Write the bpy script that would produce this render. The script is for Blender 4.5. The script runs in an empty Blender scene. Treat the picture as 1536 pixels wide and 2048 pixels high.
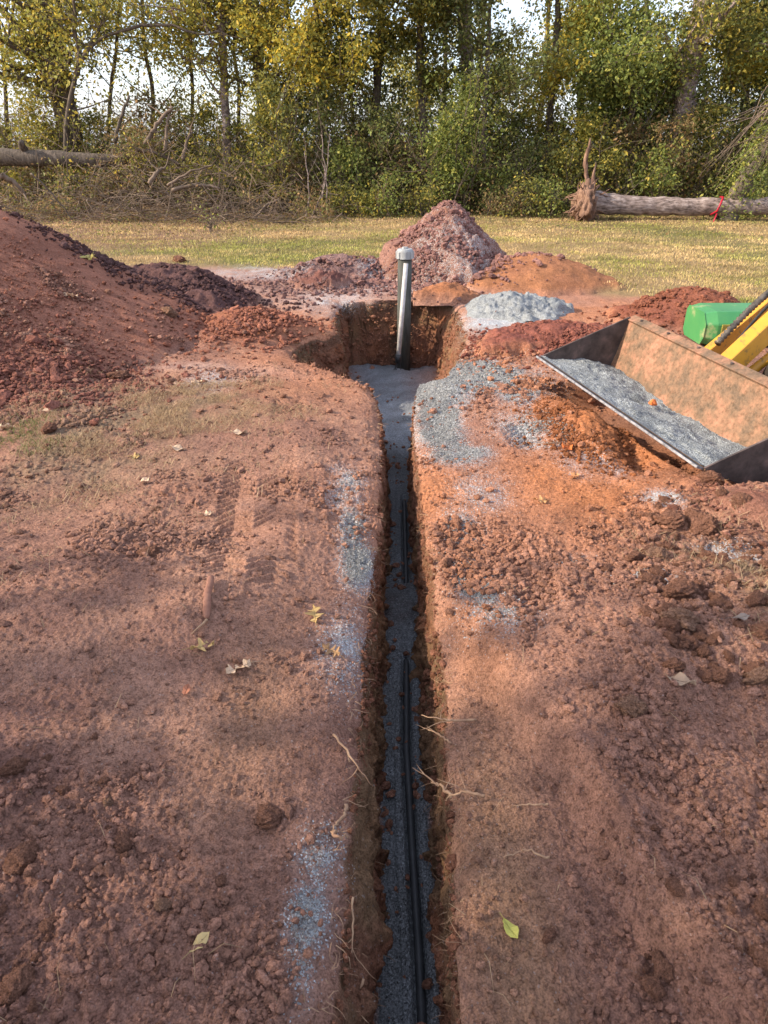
import bpy, math, random
import numpy as np
from mathutils import Vector, Matrix
R = math.radians
rnd = random.Random(7)
rs = np.random.RandomState(11)
SC = bpy.context.scene
COL = SC.collection

# ------------------------------------------------------------------ camera, sky, sun, exposure
PITCH = R(28.3); CAMZ = 1.6; F = 1365.33
cam = bpy.data.objects.new('camera', bpy.data.cameras.new('camera')); COL.objects.link(cam)
cam.location = (0, 0, CAMZ); cam.rotation_euler = (R(90) - PITCH, 0, 0)
cam.data.sensor_fit = 'VERTICAL'; cam.data.sensor_height = 36; cam.data.sensor_width = 27; cam.data.lens = 24
cam.data.clip_start = 0.05; cam.data.clip_end = 3000
SC.camera = cam
SC.render.resolution_x = 768; SC.render.resolution_y = 1024
SC.render.engine = 'CYCLES'
SUN_AZ, SUN_EL = R(-99), R(30)          # azimuth from +Y, clockwise; the sun stands to the left
w = bpy.data.worlds.new('World'); SC.world = w; w.use_nodes = True
nt = w.node_tree; bg = nt.nodes['Background']
sky = nt.nodes.new('ShaderNodeTexSky'); sky.sky_type = 'NISHITA'; sky.sun_disc = False
sky.sun_elevation = SUN_EL; sky.sun_rotation = SUN_AZ
sky.air_density = 1.0; sky.dust_density = 2.2; sky.ozone_density = .8
# thin bright cloud veil over the blue
tcw = nt.nodes.new('ShaderNodeTexCoord'); nzw = nt.nodes.new('ShaderNodeTexNoise'); nzw.inputs['Scale'].default_value = 2.2; nzw.inputs['Detail'].default_value = 6
mrw = nt.nodes.new('ShaderNodeMapRange'); mrw.inputs['From Min'].default_value = .35; mrw.inputs['From Max'].default_value = .65; mrw.inputs['To Min'].default_value = .35; mrw.inputs['To Max'].default_value = .85
mxw = nt.nodes.new('ShaderNodeMix'); mxw.data_type = 'RGBA'; mxw.inputs[7].default_value = (2.7, 2.85, 3.5, 1)
nt.links.new(tcw.outputs['Generated'], nzw.inputs['Vector']); nt.links.new(nzw.outputs[0], mrw.inputs[0]); nt.links.new(mrw.outputs[0], mxw.inputs[0])
nt.links.new(sky.outputs[0], mxw.inputs[6]); nt.links.new(mxw.outputs[2], bg.inputs[0]); bg.inputs[1].default_value = 0.15
sl = bpy.data.lights.new('sun', 'SUN'); sl.energy = 2.6; sl.angle = R(0.6); sl.color = (1.0, 0.87, 0.70)
so = bpy.data.objects.new('sun', sl); COL.objects.link(so)
sd = Vector((math.sin(SUN_AZ) * math.cos(SUN_EL), math.cos(SUN_AZ) * math.cos(SUN_EL), math.sin(SUN_EL)))
so.rotation_euler = sd.to_track_quat('Z', 'Y').to_euler(); so.location = (-8, 0, 12)
vs = SC.view_settings; vs.view_transform = 'Standard'; vs.look = 'None'; vs.exposure = 1.55; vs.gamma = 1

# ------------------------------------------------------------------ pixel <-> world
cp, sp = math.cos(PITCH), math.sin(PITCH)
def ray(px, py):
    u, v = (px - 768) / F, (1024 - py) / F
    return Vector((u, cp + v * sp, -sp + v * cp))
def at(px, py, z=0.0):
    d = ray(px, py); t = (z - CAMZ) / d.z
    return Vector((d.x * t, d.y * t, z))
def aty(px, py, Y):
    d = ray(px, py); t = Y / d.y
    return Vector((d.x * t, Y, CAMZ + d.z * t))

# ------------------------------------------------------------------ numpy noise
def h2(ix, iy, s):
    n = (ix.astype(np.int64) * 374761393 + iy.astype(np.int64) * 668265263 + s * 982451653) & 0xffffffff
    n = ((n ^ (n >> 13)) * 1274126177) & 0xffffffff
    n = ((n ^ (n >> 16)) * 2246822519) & 0xffffffff
    return ((n ^ (n >> 15)) & 0xffffff) / 16777216.0
def vn(x, y, s=0):
    x = np.asarray(x, float); y = np.asarray(y, float)
    ix, iy = np.floor(x), np.floor(y); fx, fy = x - ix, y - iy
    fx = fx * fx * fx * (fx * (fx * 6 - 15) + 10); fy = fy * fy * fy * (fy * (fy * 6 - 15) + 10)
    a, b = h2(ix, iy, s), h2(ix + 1, iy, s); c, d = h2(ix, iy + 1, s), h2(ix + 1, iy + 1, s)
    return (a + (b - a) * fx) * (1 - fy) + (c + (d - c) * fx) * fy
def fbm(x, y, fr, o=4, s=0, g=.5):
    r = 0.0; a = 1.0; t = 0.0
    ca, sa = math.cos(.6), math.sin(.6)
    for k in range(o):
        r = r + a * (vn(x * fr, y * fr, s + k * 17) * 2 - 1); t += a; a *= g; fr *= 2.03
        x, y = x * ca - y * sa, x * sa + y * ca
    return r / t
def peb(x, y, cell, s=0, prob=.7, rmin=.25, rmax=.5):
    """domes of random radius in jittered cells: a pebbly, crumbly relief"""
    X, Y = x / cell, y / cell; ix, iy = np.floor(X), np.floor(Y); out = np.zeros_like(X)
    for i in (-1, 0, 1):
        for j in (-1, 0, 1):
            cx, cy = ix + i, iy + j
            r = rmin + (rmax - rmin) * h2(cx, cy, s + 3) ** 2
            dx = X - (cx + .2 + .6 * h2(cx, cy, s)); dy = Y - (cy + .2 + .6 * h2(cx, cy, s + 1))
            e = .6 + .8 * h2(cx, cy, s + 5)
            q = 1 - (dx * dx * e + dy * dy / e) / (r * r)
            out = np.maximum(out, np.where((q > 0) & (h2(cx, cy, s + 2) < prob), np.sqrt(np.maximum(q, 0)) * r, 0))
    return out * cell
def ss(a, b, x):
    t = np.clip((x - a) / (b - a), 0, 1); return t * t * (3 - 2 * t)
def ga(x, y, cx, cy, rx, ry, rot=0):
    dx, dy = x - cx, y - cy; c, s = math.cos(rot), math.sin(rot)
    u, v = dx * c + dy * s, -dx * s + dy * c
    return np.exp(-((u / rx) ** 2 + (v / ry) ** 2))

# ------------------------------------------------------------------ trench plan
def ip(y, pts): return np.interp(y, [p[0] for p in pts], [p[1] for p in pts])
eLp = [(0.3, -.15), (.7, -.125), (1.0, -.085), (1.5, -.045), (2.6, -.028), (3.75, -.012), (4.6, -.03), (5.0, -.09), (5.25, -.26), (5.55, -.5), (5.8, -.74), (6.15, -.80), (6.5, -.68), (6.8, -.47), (7.3, -.5), (8.0, -.50), (8.2, -.45)]
eRp = [(0.3, .15), (.7, .16), (1.5, .20), (2.6, .205), (3.75, .19), (4.6, .205), (4.95, .25), (5.15, .47), (5.6, .62), (6.3, .76), (7.2, .85), (8.0, .80), (8.2, .75)]
fLp = [(0.3, -.03), (1.8, -.018), (3.0, 0.0), (4.6, .0), (5.2, -.1), (5.8, -.62), (6.2, -.72), (6.5, -.58), (6.8, -.42), (8.0, -.44), (8.2, -.42)]
fRp = [(0.3, .155), (1.8, .16), (3.0, .175), (4.6, .21), (5.2, .33), (6.0, .52), (7.2, .62), (8.0, .64), (8.2, .6)]
dp = [(0.3, .45), (4.2, .46), (5.0, .52), (6.5, .68), (8.0, .76)]
YEND = 8.02
def eL(y): return ip(y, eLp) + .026 * fbm(y, y * 0, 2.8, 5, 5, .6) - .016 * vn(y * 14, y * 0 + 3, 9) - .03 * ss(.5, .8, vn(y * 2.3, y * 0 + 3, 19)) * ss(2.8, 2, y) + .06 * fbm(y, y * 0, 2.2, 4, 25) * ss(5.1, 5.5, y)
def eR(y): return ip(y, eRp) + .024 * fbm(y, y * 0 + 7, 2.8, 5, 6, .6) + .014 * vn(y * 14, y * 0 + 5, 10) + .05 * fbm(y, y * 0, 2.2, 4, 26) * ss(5.1, 5.5, y)
def fL(y): return ip(y, fLp) + .012 * fbm(y, y * 0 + 3, 3.5, 3, 15)
def fR(y): return ip(y, fRp) + .014 * fbm(y, y * 0 + 9, 3.5, 3, 16)
def DEP(y): return ip(y, dp)

# ------------------------------------------------------------------ ground height and colour
def bank(x, y):
    h = .13 * ga(x, y, -1.35, 2.15, .75, .62, -.25) + .08 * ga(x, y, -.62, 2.25, .22, .35, -.5)
    h = h + .07 * ga(x, y, -1.2, 1.1, .5, .5) - .03 * ga(x, y, -.75, 1.5, .2, .3)
    # ledge on the right hand side
    d = (x - .47) * .80 + (y - 1.35) * .25 + .06 * fbm(x, y, 3, 3, 41)
    h = h + .12 * ss(.0, .1, d) * ss(2.6, 1.7, y) * ss(.2, .75, y + .0 * x)
    h = h + .06 * ga(x, y, 1.25, 2.1, .5, .5) + .04 * ga(x, y, .8, 1.75, .16, .2)
    h = h + .09 * ga(x, y, 1.25, 4.1, .35, .5, .5) + .05 * ga(x, y, .75, 4.5, .3, .5)
    h = h + .05 * ga(x, y, -.9, 4.4, .5, .9) + .06 * ga(x, y, -.45, 3.3, .22, .9, .1)
    h = h + .04 * ga(x, y, .42, 4.75, .2, .25) - .10 * ga(x, y, 1.47, 3.62, .15, .2, .3) - .07 * ga(x, y, 1.38, 4.1, .12, .3, .3) - .20 * ss(0, .12, (x - 1.163) * .951 + (y - 4.98) * .309) * ss(.85, .62, (x - 1.163) * .951 + (y - 4.98) * .309) * ss(-.05, .1, -(y - 4.98) * .951 + (x - 1.163) * .309) * ss(1.95, 1.75, -(y - 4.98) * .951 + (x - 1.163) * .309)
    return h
def G(x, y):
    h = bank(x, y) + .035 * fbm(x, y, .9, 4, 21) * ss(14, 5, y) + .5 * ss(16, 23, y) * ss(-2, -6, x) + .05 * fbm(x, y, .3, 3, 22)*ss(4,12,y)
    return h
def lipd(x, y):
    inside = (x > eL(y)) & (x < eR(y)) & (y < YEND)
    d = np.minimum(np.abs(x - eL(y)), np.abs(x - eR(y)))
    d = np.where(y > YEND, np.hypot(np.maximum(np.maximum(-.45 - x, x - .75), 0), y - YEND), d)
    return np.where(inside, -d, d)
def rough(x, y):
    """how crumbly the soil is, 0 smooth .. 1"""
    m = .20 + .9 * fbm(x, y, 1.1, 3, 31)
    m = m + .55 * ga(x, y, -1.0, 1.0, .5, .6) + .5 * ga(x, y, 1.45, 2.5, .5, .7) + .45 * ga(x, y, .85, .95, .45, .5) + .35 * ga(x, y, -1.1, 2.4, .7, .5)
    m = m - .6 * ga(x, y, .36, 1.3, .12, .9) - .35 * ga(x, y, -.5, 3.8, .5, 1.2) - .4 * ga(x, y, .9, 3.0, .35, .4)
    return np.clip(m, .05, 1) * ss(11, 7, y)
def tread(x, y, cx, cy, rot, L, W):
    dx, dy = x - cx, y - cy; c, s = math.cos(rot), math.sin(rot)
    u, v = dx * c + dy * s, -dx * s + dy * c
    m = ss(W, W * .75, np.abs(u)) * ss(L, L * .8, np.abs(v))
    ph = (v + np.abs(u) * .6) / .055
    return m * ss(.2, .6, vn(x * 6, y * 6, 77)) * (ss(.25, .45, np.abs(ph - np.floor(ph) - .5)) * .020 - .016)
TREADS = [(-.52, 2.9, .12, .85, .11), (-.72, 2.9, .12, .7, .10), (.85, 3.95, .15, .35, .12), (-.62, 4.2, .1, .4, .12), (.62, 2.35, -.15, .3, .09)]
def treadmask(x, y, cx, cy, rot, L, W):
    dx, dy = x - cx, y - cy; c, s = math.cos(rot), math.sin(rot)
    return ss(W, W * .75, np.abs(dx * c + dy * s)) * ss(L, L * .8, np.abs(-dx * s + dy * c))
def detail(x, y):
    tm = 0
    for a in TREADS: tm = tm + treadmask(x, y, *a)
    r = rough(x, y) * (1 - .8 * np.clip(tm, 0, 1))
    n = ss(6, 3, y) * (1 - .7 * np.clip(tm, 0, 1))
    z = .016 * fbm(x, y, 6, 5, 51, .6) + .035 * (fbm(x, y, 2.6, 3, 52)) * (.35 + r)
    z = z + (peb(x, y, .05, 61, .55) * 0.9 * r + peb(x + 3, y, .024, 71, .75) * .95 * (.3 + .7 * r) + peb(x, y + 5, .012, 81, .8) * .8 * n)
    z = z + peb(x, y, .13, 91, .25, .2, .5) * .35 * np.maximum(r - .35, 0)
    for a in TREADS: z = z + tread(x, y, *a)
    return z
BLOB = []   # gravel spills: world ellipses
for px, py, rx, ry, st in [(935, 758, 95, 28, 1.9), (868, 785, 42, 34, 1.6), (1022, 778, 36, 32, 1.4), (876, 845, 34, 45, 1.4), (915, 905, 45, 20, 1.0), (960, 745, 30, 14, 1.2), (1045, 690, 70, 14, .5),
        (1080, 870, 60, 25, .75), (965, 1195, 40, 55, 1.0), (930, 1100, 34, 60, .75), (1000, 1250, 60, 40, .5), (706, 1060, 20, 50, .95), (716, 1125, 24, 30, 1.3), (690, 985, 30, 40, .45), (612, 1830, 30, 60, .95), (640, 1700, 36, 50, .55),
        (600, 1950, 24, 60, .5), (1160, 1140, 34, 16, .95), (1290, 1190, 50, 20, .8), (1265, 1170, 30, 20, .5), (1330, 1005, 40, 14, .6), (1460, 1100, 50, 20, .6), (900, 700, 40, 20, .3), (1000, 640, 60, 20, 1.0), (960, 985, 50, 30, .35), (690, 1290, 40, 60, .45),
        (1180, 930, 50, 25, .35), (760, 560, 120, 18, .55), (660, 600, 60, 22, .35), (560, 545, 130, 10, .5), (430, 765, 50, 20, .3)]:
    c = at(px, py); a = at(px, py - ry); b = at(px, py + ry); e = at(px + rx, py)
    BLOB.append((c.x, (a.y + b.y) / 2, e.x - c.x, max((a.y - b.y) / 2, .02), st))
def gravmask(x, y):
    m = np.zeros_like(x)
    for cx, cy, rx, ry, st in BLOB:
        m = np.maximum(m, st * np.exp(-(((x - cx) / rx) ** 2 + ((y - cy) / ry) ** 2) * .75))
    return m * (.75 + .9 * fbm(x, y, 7, 4, 101))
def mixc(c, col, m):
    m = np.clip(m, 0, 1)[..., None]; return c * (1 - m) + np.array(col) * m
def lawnedge(x): return np.interp(x, [-30, -8, -3.2, -1.2, .8, 2.2, 3.5, 5, 30], [10.5, 10.5, 10.8, 10.6, 10.9, 9.2, 8.0, 7.4, 6.5])
def soilcol(x, y):
    n1 = fbm(x, y, .8, 4, 111); n2 = fbm(x, y, 2.6, 4, 112); n3 = fbm(x, y, 14, 3, 113)
    c = np.zeros(x.shape + (3,)) + np.array((.345, .178, .12))
    c = mixc(c, (.245, .125, .09), .5 + 1.3 * n1)
    c = mixc(c, (.40, .215, .145), (n2 - .02) * 2.2); c = mixc(c, (.42, .185, .10), 1.6 * fbm(x + 5, y, .7, 4, 115) * ss(1.5, 3.5, y))
    # orange subsoil beside the bucket and along the right lip
    o = 1.0 * ga(x, y, 1.35, 3.95, .55, .75) + .8 * ga(x, y, .95, 3.2, .4, .5) + .8 * ga(x, y, .3, 3.3, .14, .7) + .6 * ga(x, y, -.8, 5.2, .8, .8) + .5 * ga(x, y, 1.2, 5.5, .9, .8) + .7 * ga(x, y, .35, 2.2, .1, .6) + .6 * ga(x, y, 2.5, 7.6, 1.5, .7)
    c = mixc(c, (.46, .18, .075), o * (.95 + n2))
    # ochre smooth strip along right lip, close by
    c = mixc(c, (.31, .17, .10), 1.0 * ga(x, y, .30, 1.0, .13, .7) + .6 * ga(x, y, -.42, 1.6, .15, .4))
    # pinkish dust near the hole
    c = mixc(c, (.42, .27, .22), (.9 * ga(x, y, -.9, 5.2, .35, .25) + .8 * ga(x, y, -1.6, 5.5, .4, .15) + .8 * ga(x, y, -.8, 8.6, 1.2, .5) + .6 * ga(x, y, .3, 9, .8, .4)) * (.8 + 1.2 * n2))
    c = mixc(c, (.20, .125, .12), (.8 * ga(x, y, -1.0, 9.6, 1.3, .5)) * (.6 + 1.5 * n2))
    # straw and trampled grass to the left
    g = (ga(x, y, -1.9, 3.9, .8, 1.0) * 1.1 + .8 * ga(x, y, -1.35, 4.5, .6, .5)) * (.65 + 1.1 * n2 + .6 * n3)
    c = mixc(c, (.22, .145, .09), g * .8)
    c = mixc(c, (.24, .16, .09), .9 * ga(x, y, 1.5, 2.3, .22, .4) * (.6 + n3))
    # lawn
    lm = ss(-.35, .25, y - lawnedge(x) + .5 * fbm(x, y, 1.5, 3, 121))
    lc = np.zeros(c.shape) + np.array((.36, .25, .12))
    lc = mixc(lc, (.17, .165, .055), .4 + 1.4 * fbm(x, y * 1.6, .5, 4, 122))
    lc = mixc(lc, (.27, .155, .10), ss(-1.5, -4.5, x) * ss(11, 14, y) * .9 + ss(16, 19, y) * .6 + .6*ga(x,y,4.6,16.5,2,1))
    c = mixc(c, (0, 0, 0), lm * 0) * (1 - lm[..., None]) + lc * lm[..., None]
    c = mixc(c, (.10, .085, .035), ss(25, 35, y))
    return c * (1.14 + .2 * n3)[..., None] * (1 - .25 * lm)[..., None] + .012

# ------------------------------------------------------------------ materials
def newmat(name):
    m = bpy.data.materials.new(name); m.use_nodes = True; n = m.node_tree
    for x in list(n.nodes): n.nodes.remove(x)
    o = n.nodes.new('ShaderNodeOutputMaterial'); p = n.nodes.new('ShaderNodeBsdfPrincipled')
    n.links.new(p.outputs[0], o.inputs[0]); p.inputs['Specular IOR Level'].default_value = .25
    return m, n, p
def nd(n, t, **k):
    x = n.nodes.new(t)
    for a, b in k.items():
        if a in x.inputs.keys(): x.inputs[a].default_value = b
        else: setattr(x, a, b)
    return x
def ramp(n, src, stops):
    r = n.nodes.new('ShaderNodeValToRGB'); n.links.new(src, r.inputs[0]); e = r.color_ramp.elements
    while len(e) < len(stops): e.new(.5)
    for i, (p, c) in enumerate(stops): e[i].position = p; e[i].color = (*c, 1) if len(c) == 3 else c
    return r
def mix(n, a, b, f, mode='MIX'):
    m = n.nodes.new('ShaderNodeMix'); m.data_type = 'RGBA'; m.blend_type = mode
    for s, i in ((a, 6), (b, 7)):
        if isinstance(s, tuple): m.inputs[i].default_value = (*s, 1)
        else: n.links.new(s, m.inputs[i])
    if isinstance(f, (int, float)): m.inputs[0].default_value = f
    else: n.links.new(f, m.inputs[0])
    return m.outputs[2]
def mk_soil(name, q=1.0, bd=1.0):
    m, n, p = newmat(name); p.inputs['Roughness'].default_value = .95; p.inputs['Specular IOR Level'].default_value = .1
    tc = nd(n, 'ShaderNodeTexCoord'); at_ = nd(n, 'ShaderNodeAttribute', attribute_name='Col'); gm = nd(n, 'ShaderNodeAttribute', attribute_name='grav')
    no = nd(n, 'ShaderNodeTexNoise', Scale=55.0 * q, Detail=8.0, Roughness=.7); n.links.new(tc.outputs['Object'], no.inputs['Vector'])
    r1 = ramp(n, no.outputs[0], [(.3, (.55, .52, .5)), (.5, (1, 1, 1)), (.72, (1.4, 1.36, 1.32))])
    nf = nd(n, 'ShaderNodeTexVoronoi', Scale=190.0 * q); n.links.new(tc.outputs['Object'], nf.inputs['Vector'])
    rf = ramp(n, nf.outputs['Distance'], [(.1, (1.18, 1.17, 1.16)), (.55, (.95, .95, .95)), (.85, (.55, .52, .5))])
    c = mix(n, at_.outputs['Color'], r1.outputs[0], 1.0, 'MULTIPLY'); c = mix(n, c, rf.outputs[0], .8, 'MULTIPLY')
    vo = nd(n, 'ShaderNodeTexVoronoi', Scale=230.0); n.links.new(tc.outputs['Object'], vo.inputs['Vector'])
    sx = nd(n, 'ShaderNodeSeparateColor'); n.links.new(vo.outputs['Color'], sx.inputs[0])
    gc = ramp(n, sx.outputs[0], [(0, (.28, .29, .30)), (.35, (.42, .44, .455)), (.75, (.56, .585, .60)), (1, (.75, .77, .77))])
    # grains appear where the spill mask beats each grain's own random number
    ad = nd(n, 'ShaderNodeMath', operation='SUBTRACT'); n.links.new(gm.outputs['Fac'], ad.inputs[0]); n.links.new(sx.outputs[1], ad.inputs[1])
    mr = nd(n, 'ShaderNodeMapRange'); mr.inputs['From Min'].default_value = -.02; mr.inputs['From Max'].default_value = .06
    n.links.new(ad.outputs[0], mr.inputs[0])
    c = mix(n, c, gc.outputs[0], mr.outputs[0])
    n.links.new(c, p.inputs['Base Color'])
    n2 = nd(n, 'ShaderNodeTexNoise', Scale=160.0 * q, Detail=6.0, Roughness=.75); n.links.new(tc.outputs['Object'], n2.inputs['Vector'])
    b0 = nd(n, 'ShaderNodeBump', Strength=.7, Distance=.006 * bd, invert=True); n.links.new(nf.outputs['Distance'], b0.inputs['Height'])
    b1 = nd(n, 'ShaderNodeBump', Strength=.8, Distance=.009 * bd); n.links.new(n2.outputs[0], b1.inputs['Height']); n.links.new(b0.outputs[0], b1.inputs['Normal'])
    b2 = nd(n, 'ShaderNodeBump', Strength=.9, Distance=.016 * bd); n.links.new(no.outputs[0], b2.inputs['Height']); n.links.new(b1.outputs[0], b2.inputs['Normal'])
    n.links.new(b2.outputs[0], p.inputs['Normal'])
    return m
M = {}
M['soil'] = mk_soil('red_soil'); M['clod'] = mk_soil('clod_soil', .05, 5.0)
def mk_gravel():
    m, n, p = newmat('crushed_stone'); p.inputs['Roughness'].default_value = .85
    tc = nd(n, 'ShaderNodeTexCoord'); at_ = nd(n, 'ShaderNodeAttribute', attribute_name='Col')
    vo = nd(n, 'ShaderNodeTexVoronoi', Scale=210.0); n.links.new(tc.outputs['Object'], vo.inputs['Vector'])
    sx = nd(n, 'ShaderNodeSeparateColor'); n.links.new(vo.outputs['Color'], sx.inputs[0])
    gc = ramp(n, sx.outputs[0], [(0, (.6, .6, .6)), (.5, (.92, .92, .92)), (.85, (1.2, 1.2, 1.2)), (1, (1.6, 1.6, 1.6))])
    c = mix(n, at_.outputs['Color'], gc.outputs[0], 1.0, 'MULTIPLY'); n.links.new(c, p.inputs['Base Color'])
    b = nd(n, 'ShaderNodeBump', Strength=1.0, Distance=.006, invert=True); n.links.new(vo.outputs['Distance'], b.inputs['Height'])
    v2 = nd(n, 'ShaderNodeTexVoronoi', Scale=110.0); n.links.new(tc.outputs['Object'], v2.inputs['Vector'])
    b2 = nd(n, 'ShaderNodeBump', Strength=.8, Distance=.008, invert=True); n.links.new(v2.outputs['Distance'], b2.inputs['Height']); n.links.new(b.outputs[0], b2.inputs['Normal'])
    n.links.new(b2.outputs[0], p.inputs['Normal']); return m
M['gravel'] = mk_gravel()
def mk_leaf(name, trans=.45, attr='Col', rough_=.55):
    m, n, p = newmat(name); p.inputs['Roughness'].default_value = rough_
    a = nd(n, 'ShaderNodeAttribute', attribute_name=attr); n.links.new(a.outputs['Color'], p.inputs['Base Color'])
    t = nd(n, 'ShaderNodeBsdfTranslucent'); n.links.new(a.outputs['Color'], t.inputs[0])
    ms = nd(n, 'ShaderNodeMixShader'); ms.inputs[0].default_value = trans
    o = [x for x in n.nodes if x.type == 'OUTPUT_MATERIAL'][0]
    n.links.new(p.outputs[0], ms.inputs[1]); n.links.new(t.outputs[0], ms.inputs[2]); n.links.new(ms.outputs[0], o.inputs[0]); return m
M['leaf'] = mk_leaf('leaf'); M['dryleaf'] = mk_leaf('dry_leaf', .12, rough_=.8); M['blade'] = mk_leaf('grass_blade', .3)
def mk_noise(name, stops, scale=8.0, rough_=.8, metal=0, bump=.4, bdist=.01, det=6.0, stretch=(1, 1, 1), spec=.3):
    m, n, p = newmat(name); p.inputs['Roughness'].default_value = rough_; p.inputs['Metallic'].default_value = metal; p.inputs['Specular IOR Level'].default_value = spec
    tc = nd(n, 'ShaderNodeTexCoord'); mp = nd(n, 'ShaderNodeMapping'); mp.inputs['Scale'].default_value = stretch
    n.links.new(tc.outputs['Object'], mp.inputs[0])
    no = nd(n, 'ShaderNodeTexNoise', Scale=scale, Detail=det, Roughness=.65); n.links.new(mp.outputs[0], no.inputs['Vector'])
    r = ramp(n, no.outputs[0], stops); n.links.new(r.outputs[0], p.inputs['Base Color'])
    b = nd(n, 'ShaderNodeBump', Strength=bump, Distance=bdist); n.links.new(no.outputs[0], b.inputs['Height']); n.links.new(b.outputs[0], p.inputs['Normal'])
    return m
M['bark'] = mk_noise('bark', [(.3, (.05, .04, .03)), (.55, (.13, .10, .075)), (.75, (.22, .18, .14))], 9, .95, 0, .9, .03, stretch=(2, 2, .5))
M['greybark'] = mk_noise('grey_bark', [(.34, (.08, .06, .05)), (.5, (.24, .18, .155)), (.68, (.44, .36, .32))], 9, .95, 0, .9, .03, stretch=(.6, 2, 2))
M['twig'] = mk_noise('dead_twig', [(.3, (.09, .065, .045)), (.7, (.25, .18, .13))], 2, .9)
M['root'] = mk_noise('root', [(.3, (.22, .12, .075)), (.55, (.36, .22, .13)), (.75, (.48, .33, .2))], 25, .85, 0, .4, .003)
M['stick'] = mk_noise('muddy_stick', [(.3, (.20, .09, .06)), (.7, (.30, .15, .10))], 30, .9, 0, .8, .006)
M['raw'] = mk_noise('torn_wood', [(.3, (.09, .05, .035)), (.5, (.20, .115, .08)), (.75, (.42, .27, .18))], 14, .9, 0, .8, .03, stretch=(2, 2, .3))
M['ribbon'] = mk_noise('red_ribbon', [(.3, (.32, .01, .025)), (.7, (.45, .02, .04))], 10, .4)
M['black'] = mk_noise('black_pipe', [(.35, (.012, .013, .014)), (.8, (.034, .034, .036))], 22, .6, 0, .15, .002, spec=.5)
M['pvc'] = mk_noise('grey_pvc', [(.35, (.28, .29, .29)), (.7, (.40, .41, .41))], 12, .5, 0, .1, .002)
M['white'] = mk_noise('white_pipe', [(.3, (.33, .29, .27)), (.6, (.50, .48, .46))], 14, .5, 0, .1, .002)
M['casing'] = mk_noise('weathered_casing', [(.3, (.04, .041, .035)), (.55, (.075, .077, .066)), (.8, (.13, .125, .105))], 6, .9, 0, .3, .004, stretch=(4, 4, .7))

def mk_steel(name, zdirt=0.0):
    m, n, p = newmat(name); tc = nd(n, 'ShaderNodeTexCoord')
    a = nd(n, 'ShaderNodeTexNoise', Scale=6.5, Detail=9.0, Roughness=.75); n.links.new(tc.outputs['Object'], a.inputs['Vector'])
    b = nd(n, 'ShaderNodeTexNoise', Scale=38.0, Detail=6.0, Roughness=.7); n.links.new(tc.outputs['Object'], b.inputs['Vector'])
    r = ramp(n, a.outputs[0], [(.30, (.10, .075, .055)), (.44, (.17, .11, .07)), (.54, (.25, .14, .085)), (.66, (.38, .18, .115))])
    r2 = ramp(n, b.outputs[0], [(.3, (.5, .5, .45)), (.5, (1, 1, 1)), (.7, (1.35, 1.3, 1.25))])
    c = mix(n, r.outputs[0], r2.outputs[0], 1.0, 'MULTIPLY'); n.links.new(c, p.inputs['Base Color'])
    p.inputs['Roughness'].default_value = .8; p.inputs['Metallic'].default_value = .1
    bu = nd(n, 'ShaderNodeBump', Strength=.35, Distance=.004); n.links.new(b.outputs[0], bu.inputs['Height']); n.links.new(bu.outputs[0], p.inputs['Normal']); return m
M['steel'] = mk_steel('soiled_bucket_steel')
M['edge'] = mk_noise('worn_edge_steel', [(.35, (.12, .115, .12)), (.55, (.30, .29, .30)), (.75, (.42, .38, .36))], 30, .5, .5, .3, .002)
M['darksteel'] = mk_noise('dark_steel', [(.35, (.05, .038, .034)), (.55, (.10, .075, .066)), (.75, (.22, .14, .12))], 9, .7, .2, .3, .003)
M['green'] = mk_noise('green_paint', [(.30, (.36, .33, .17)), (.40, (.06, .24, .075)), (.7, (.035, .20, .07))], 3.2, .4, 0, .1, .002, spec=.5)
M['yellow'] = mk_noise('worn_yellow_paint', [(.28, (.30, .26, .21)), (.36, (.25, .14, .04)), (.44, (.58, .27, .02)), (.75, (.64, .31, .025))], 7, .45, 0, .2, .003, stretch=(2, .8, 2), spec=.5)
M['olive'] = mk_noise('soiled_olive_paint', [(.35, (.13, .12, .03)), (.6, (.26, .21, .04))], 6, .6)
M['cream'] = mk_noise('cream_paint', [(.35, (.40, .42, .27)), (.7, (.55, .56, .38))], 6, .5)
M['rubber'] = mk_noise('rubber', [(.35, (.015, .014, .013)), (.7, (.05, .038, .03))], 12, .8, 0, .3, .004)
M['hose'] = mk_noise('guarded_hose', [(.35, (.05, .045, .04)), (.7, (.22, .18, .14))], 20, .5, .3)
M['rock'] = mk_noise('sandstone_clod', [(.3, (.24, .125, .08)), (.55, (.33, .185, .12)), (.75, (.42, .26, .17))], 40, .95, 0, .9, .01)

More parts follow.
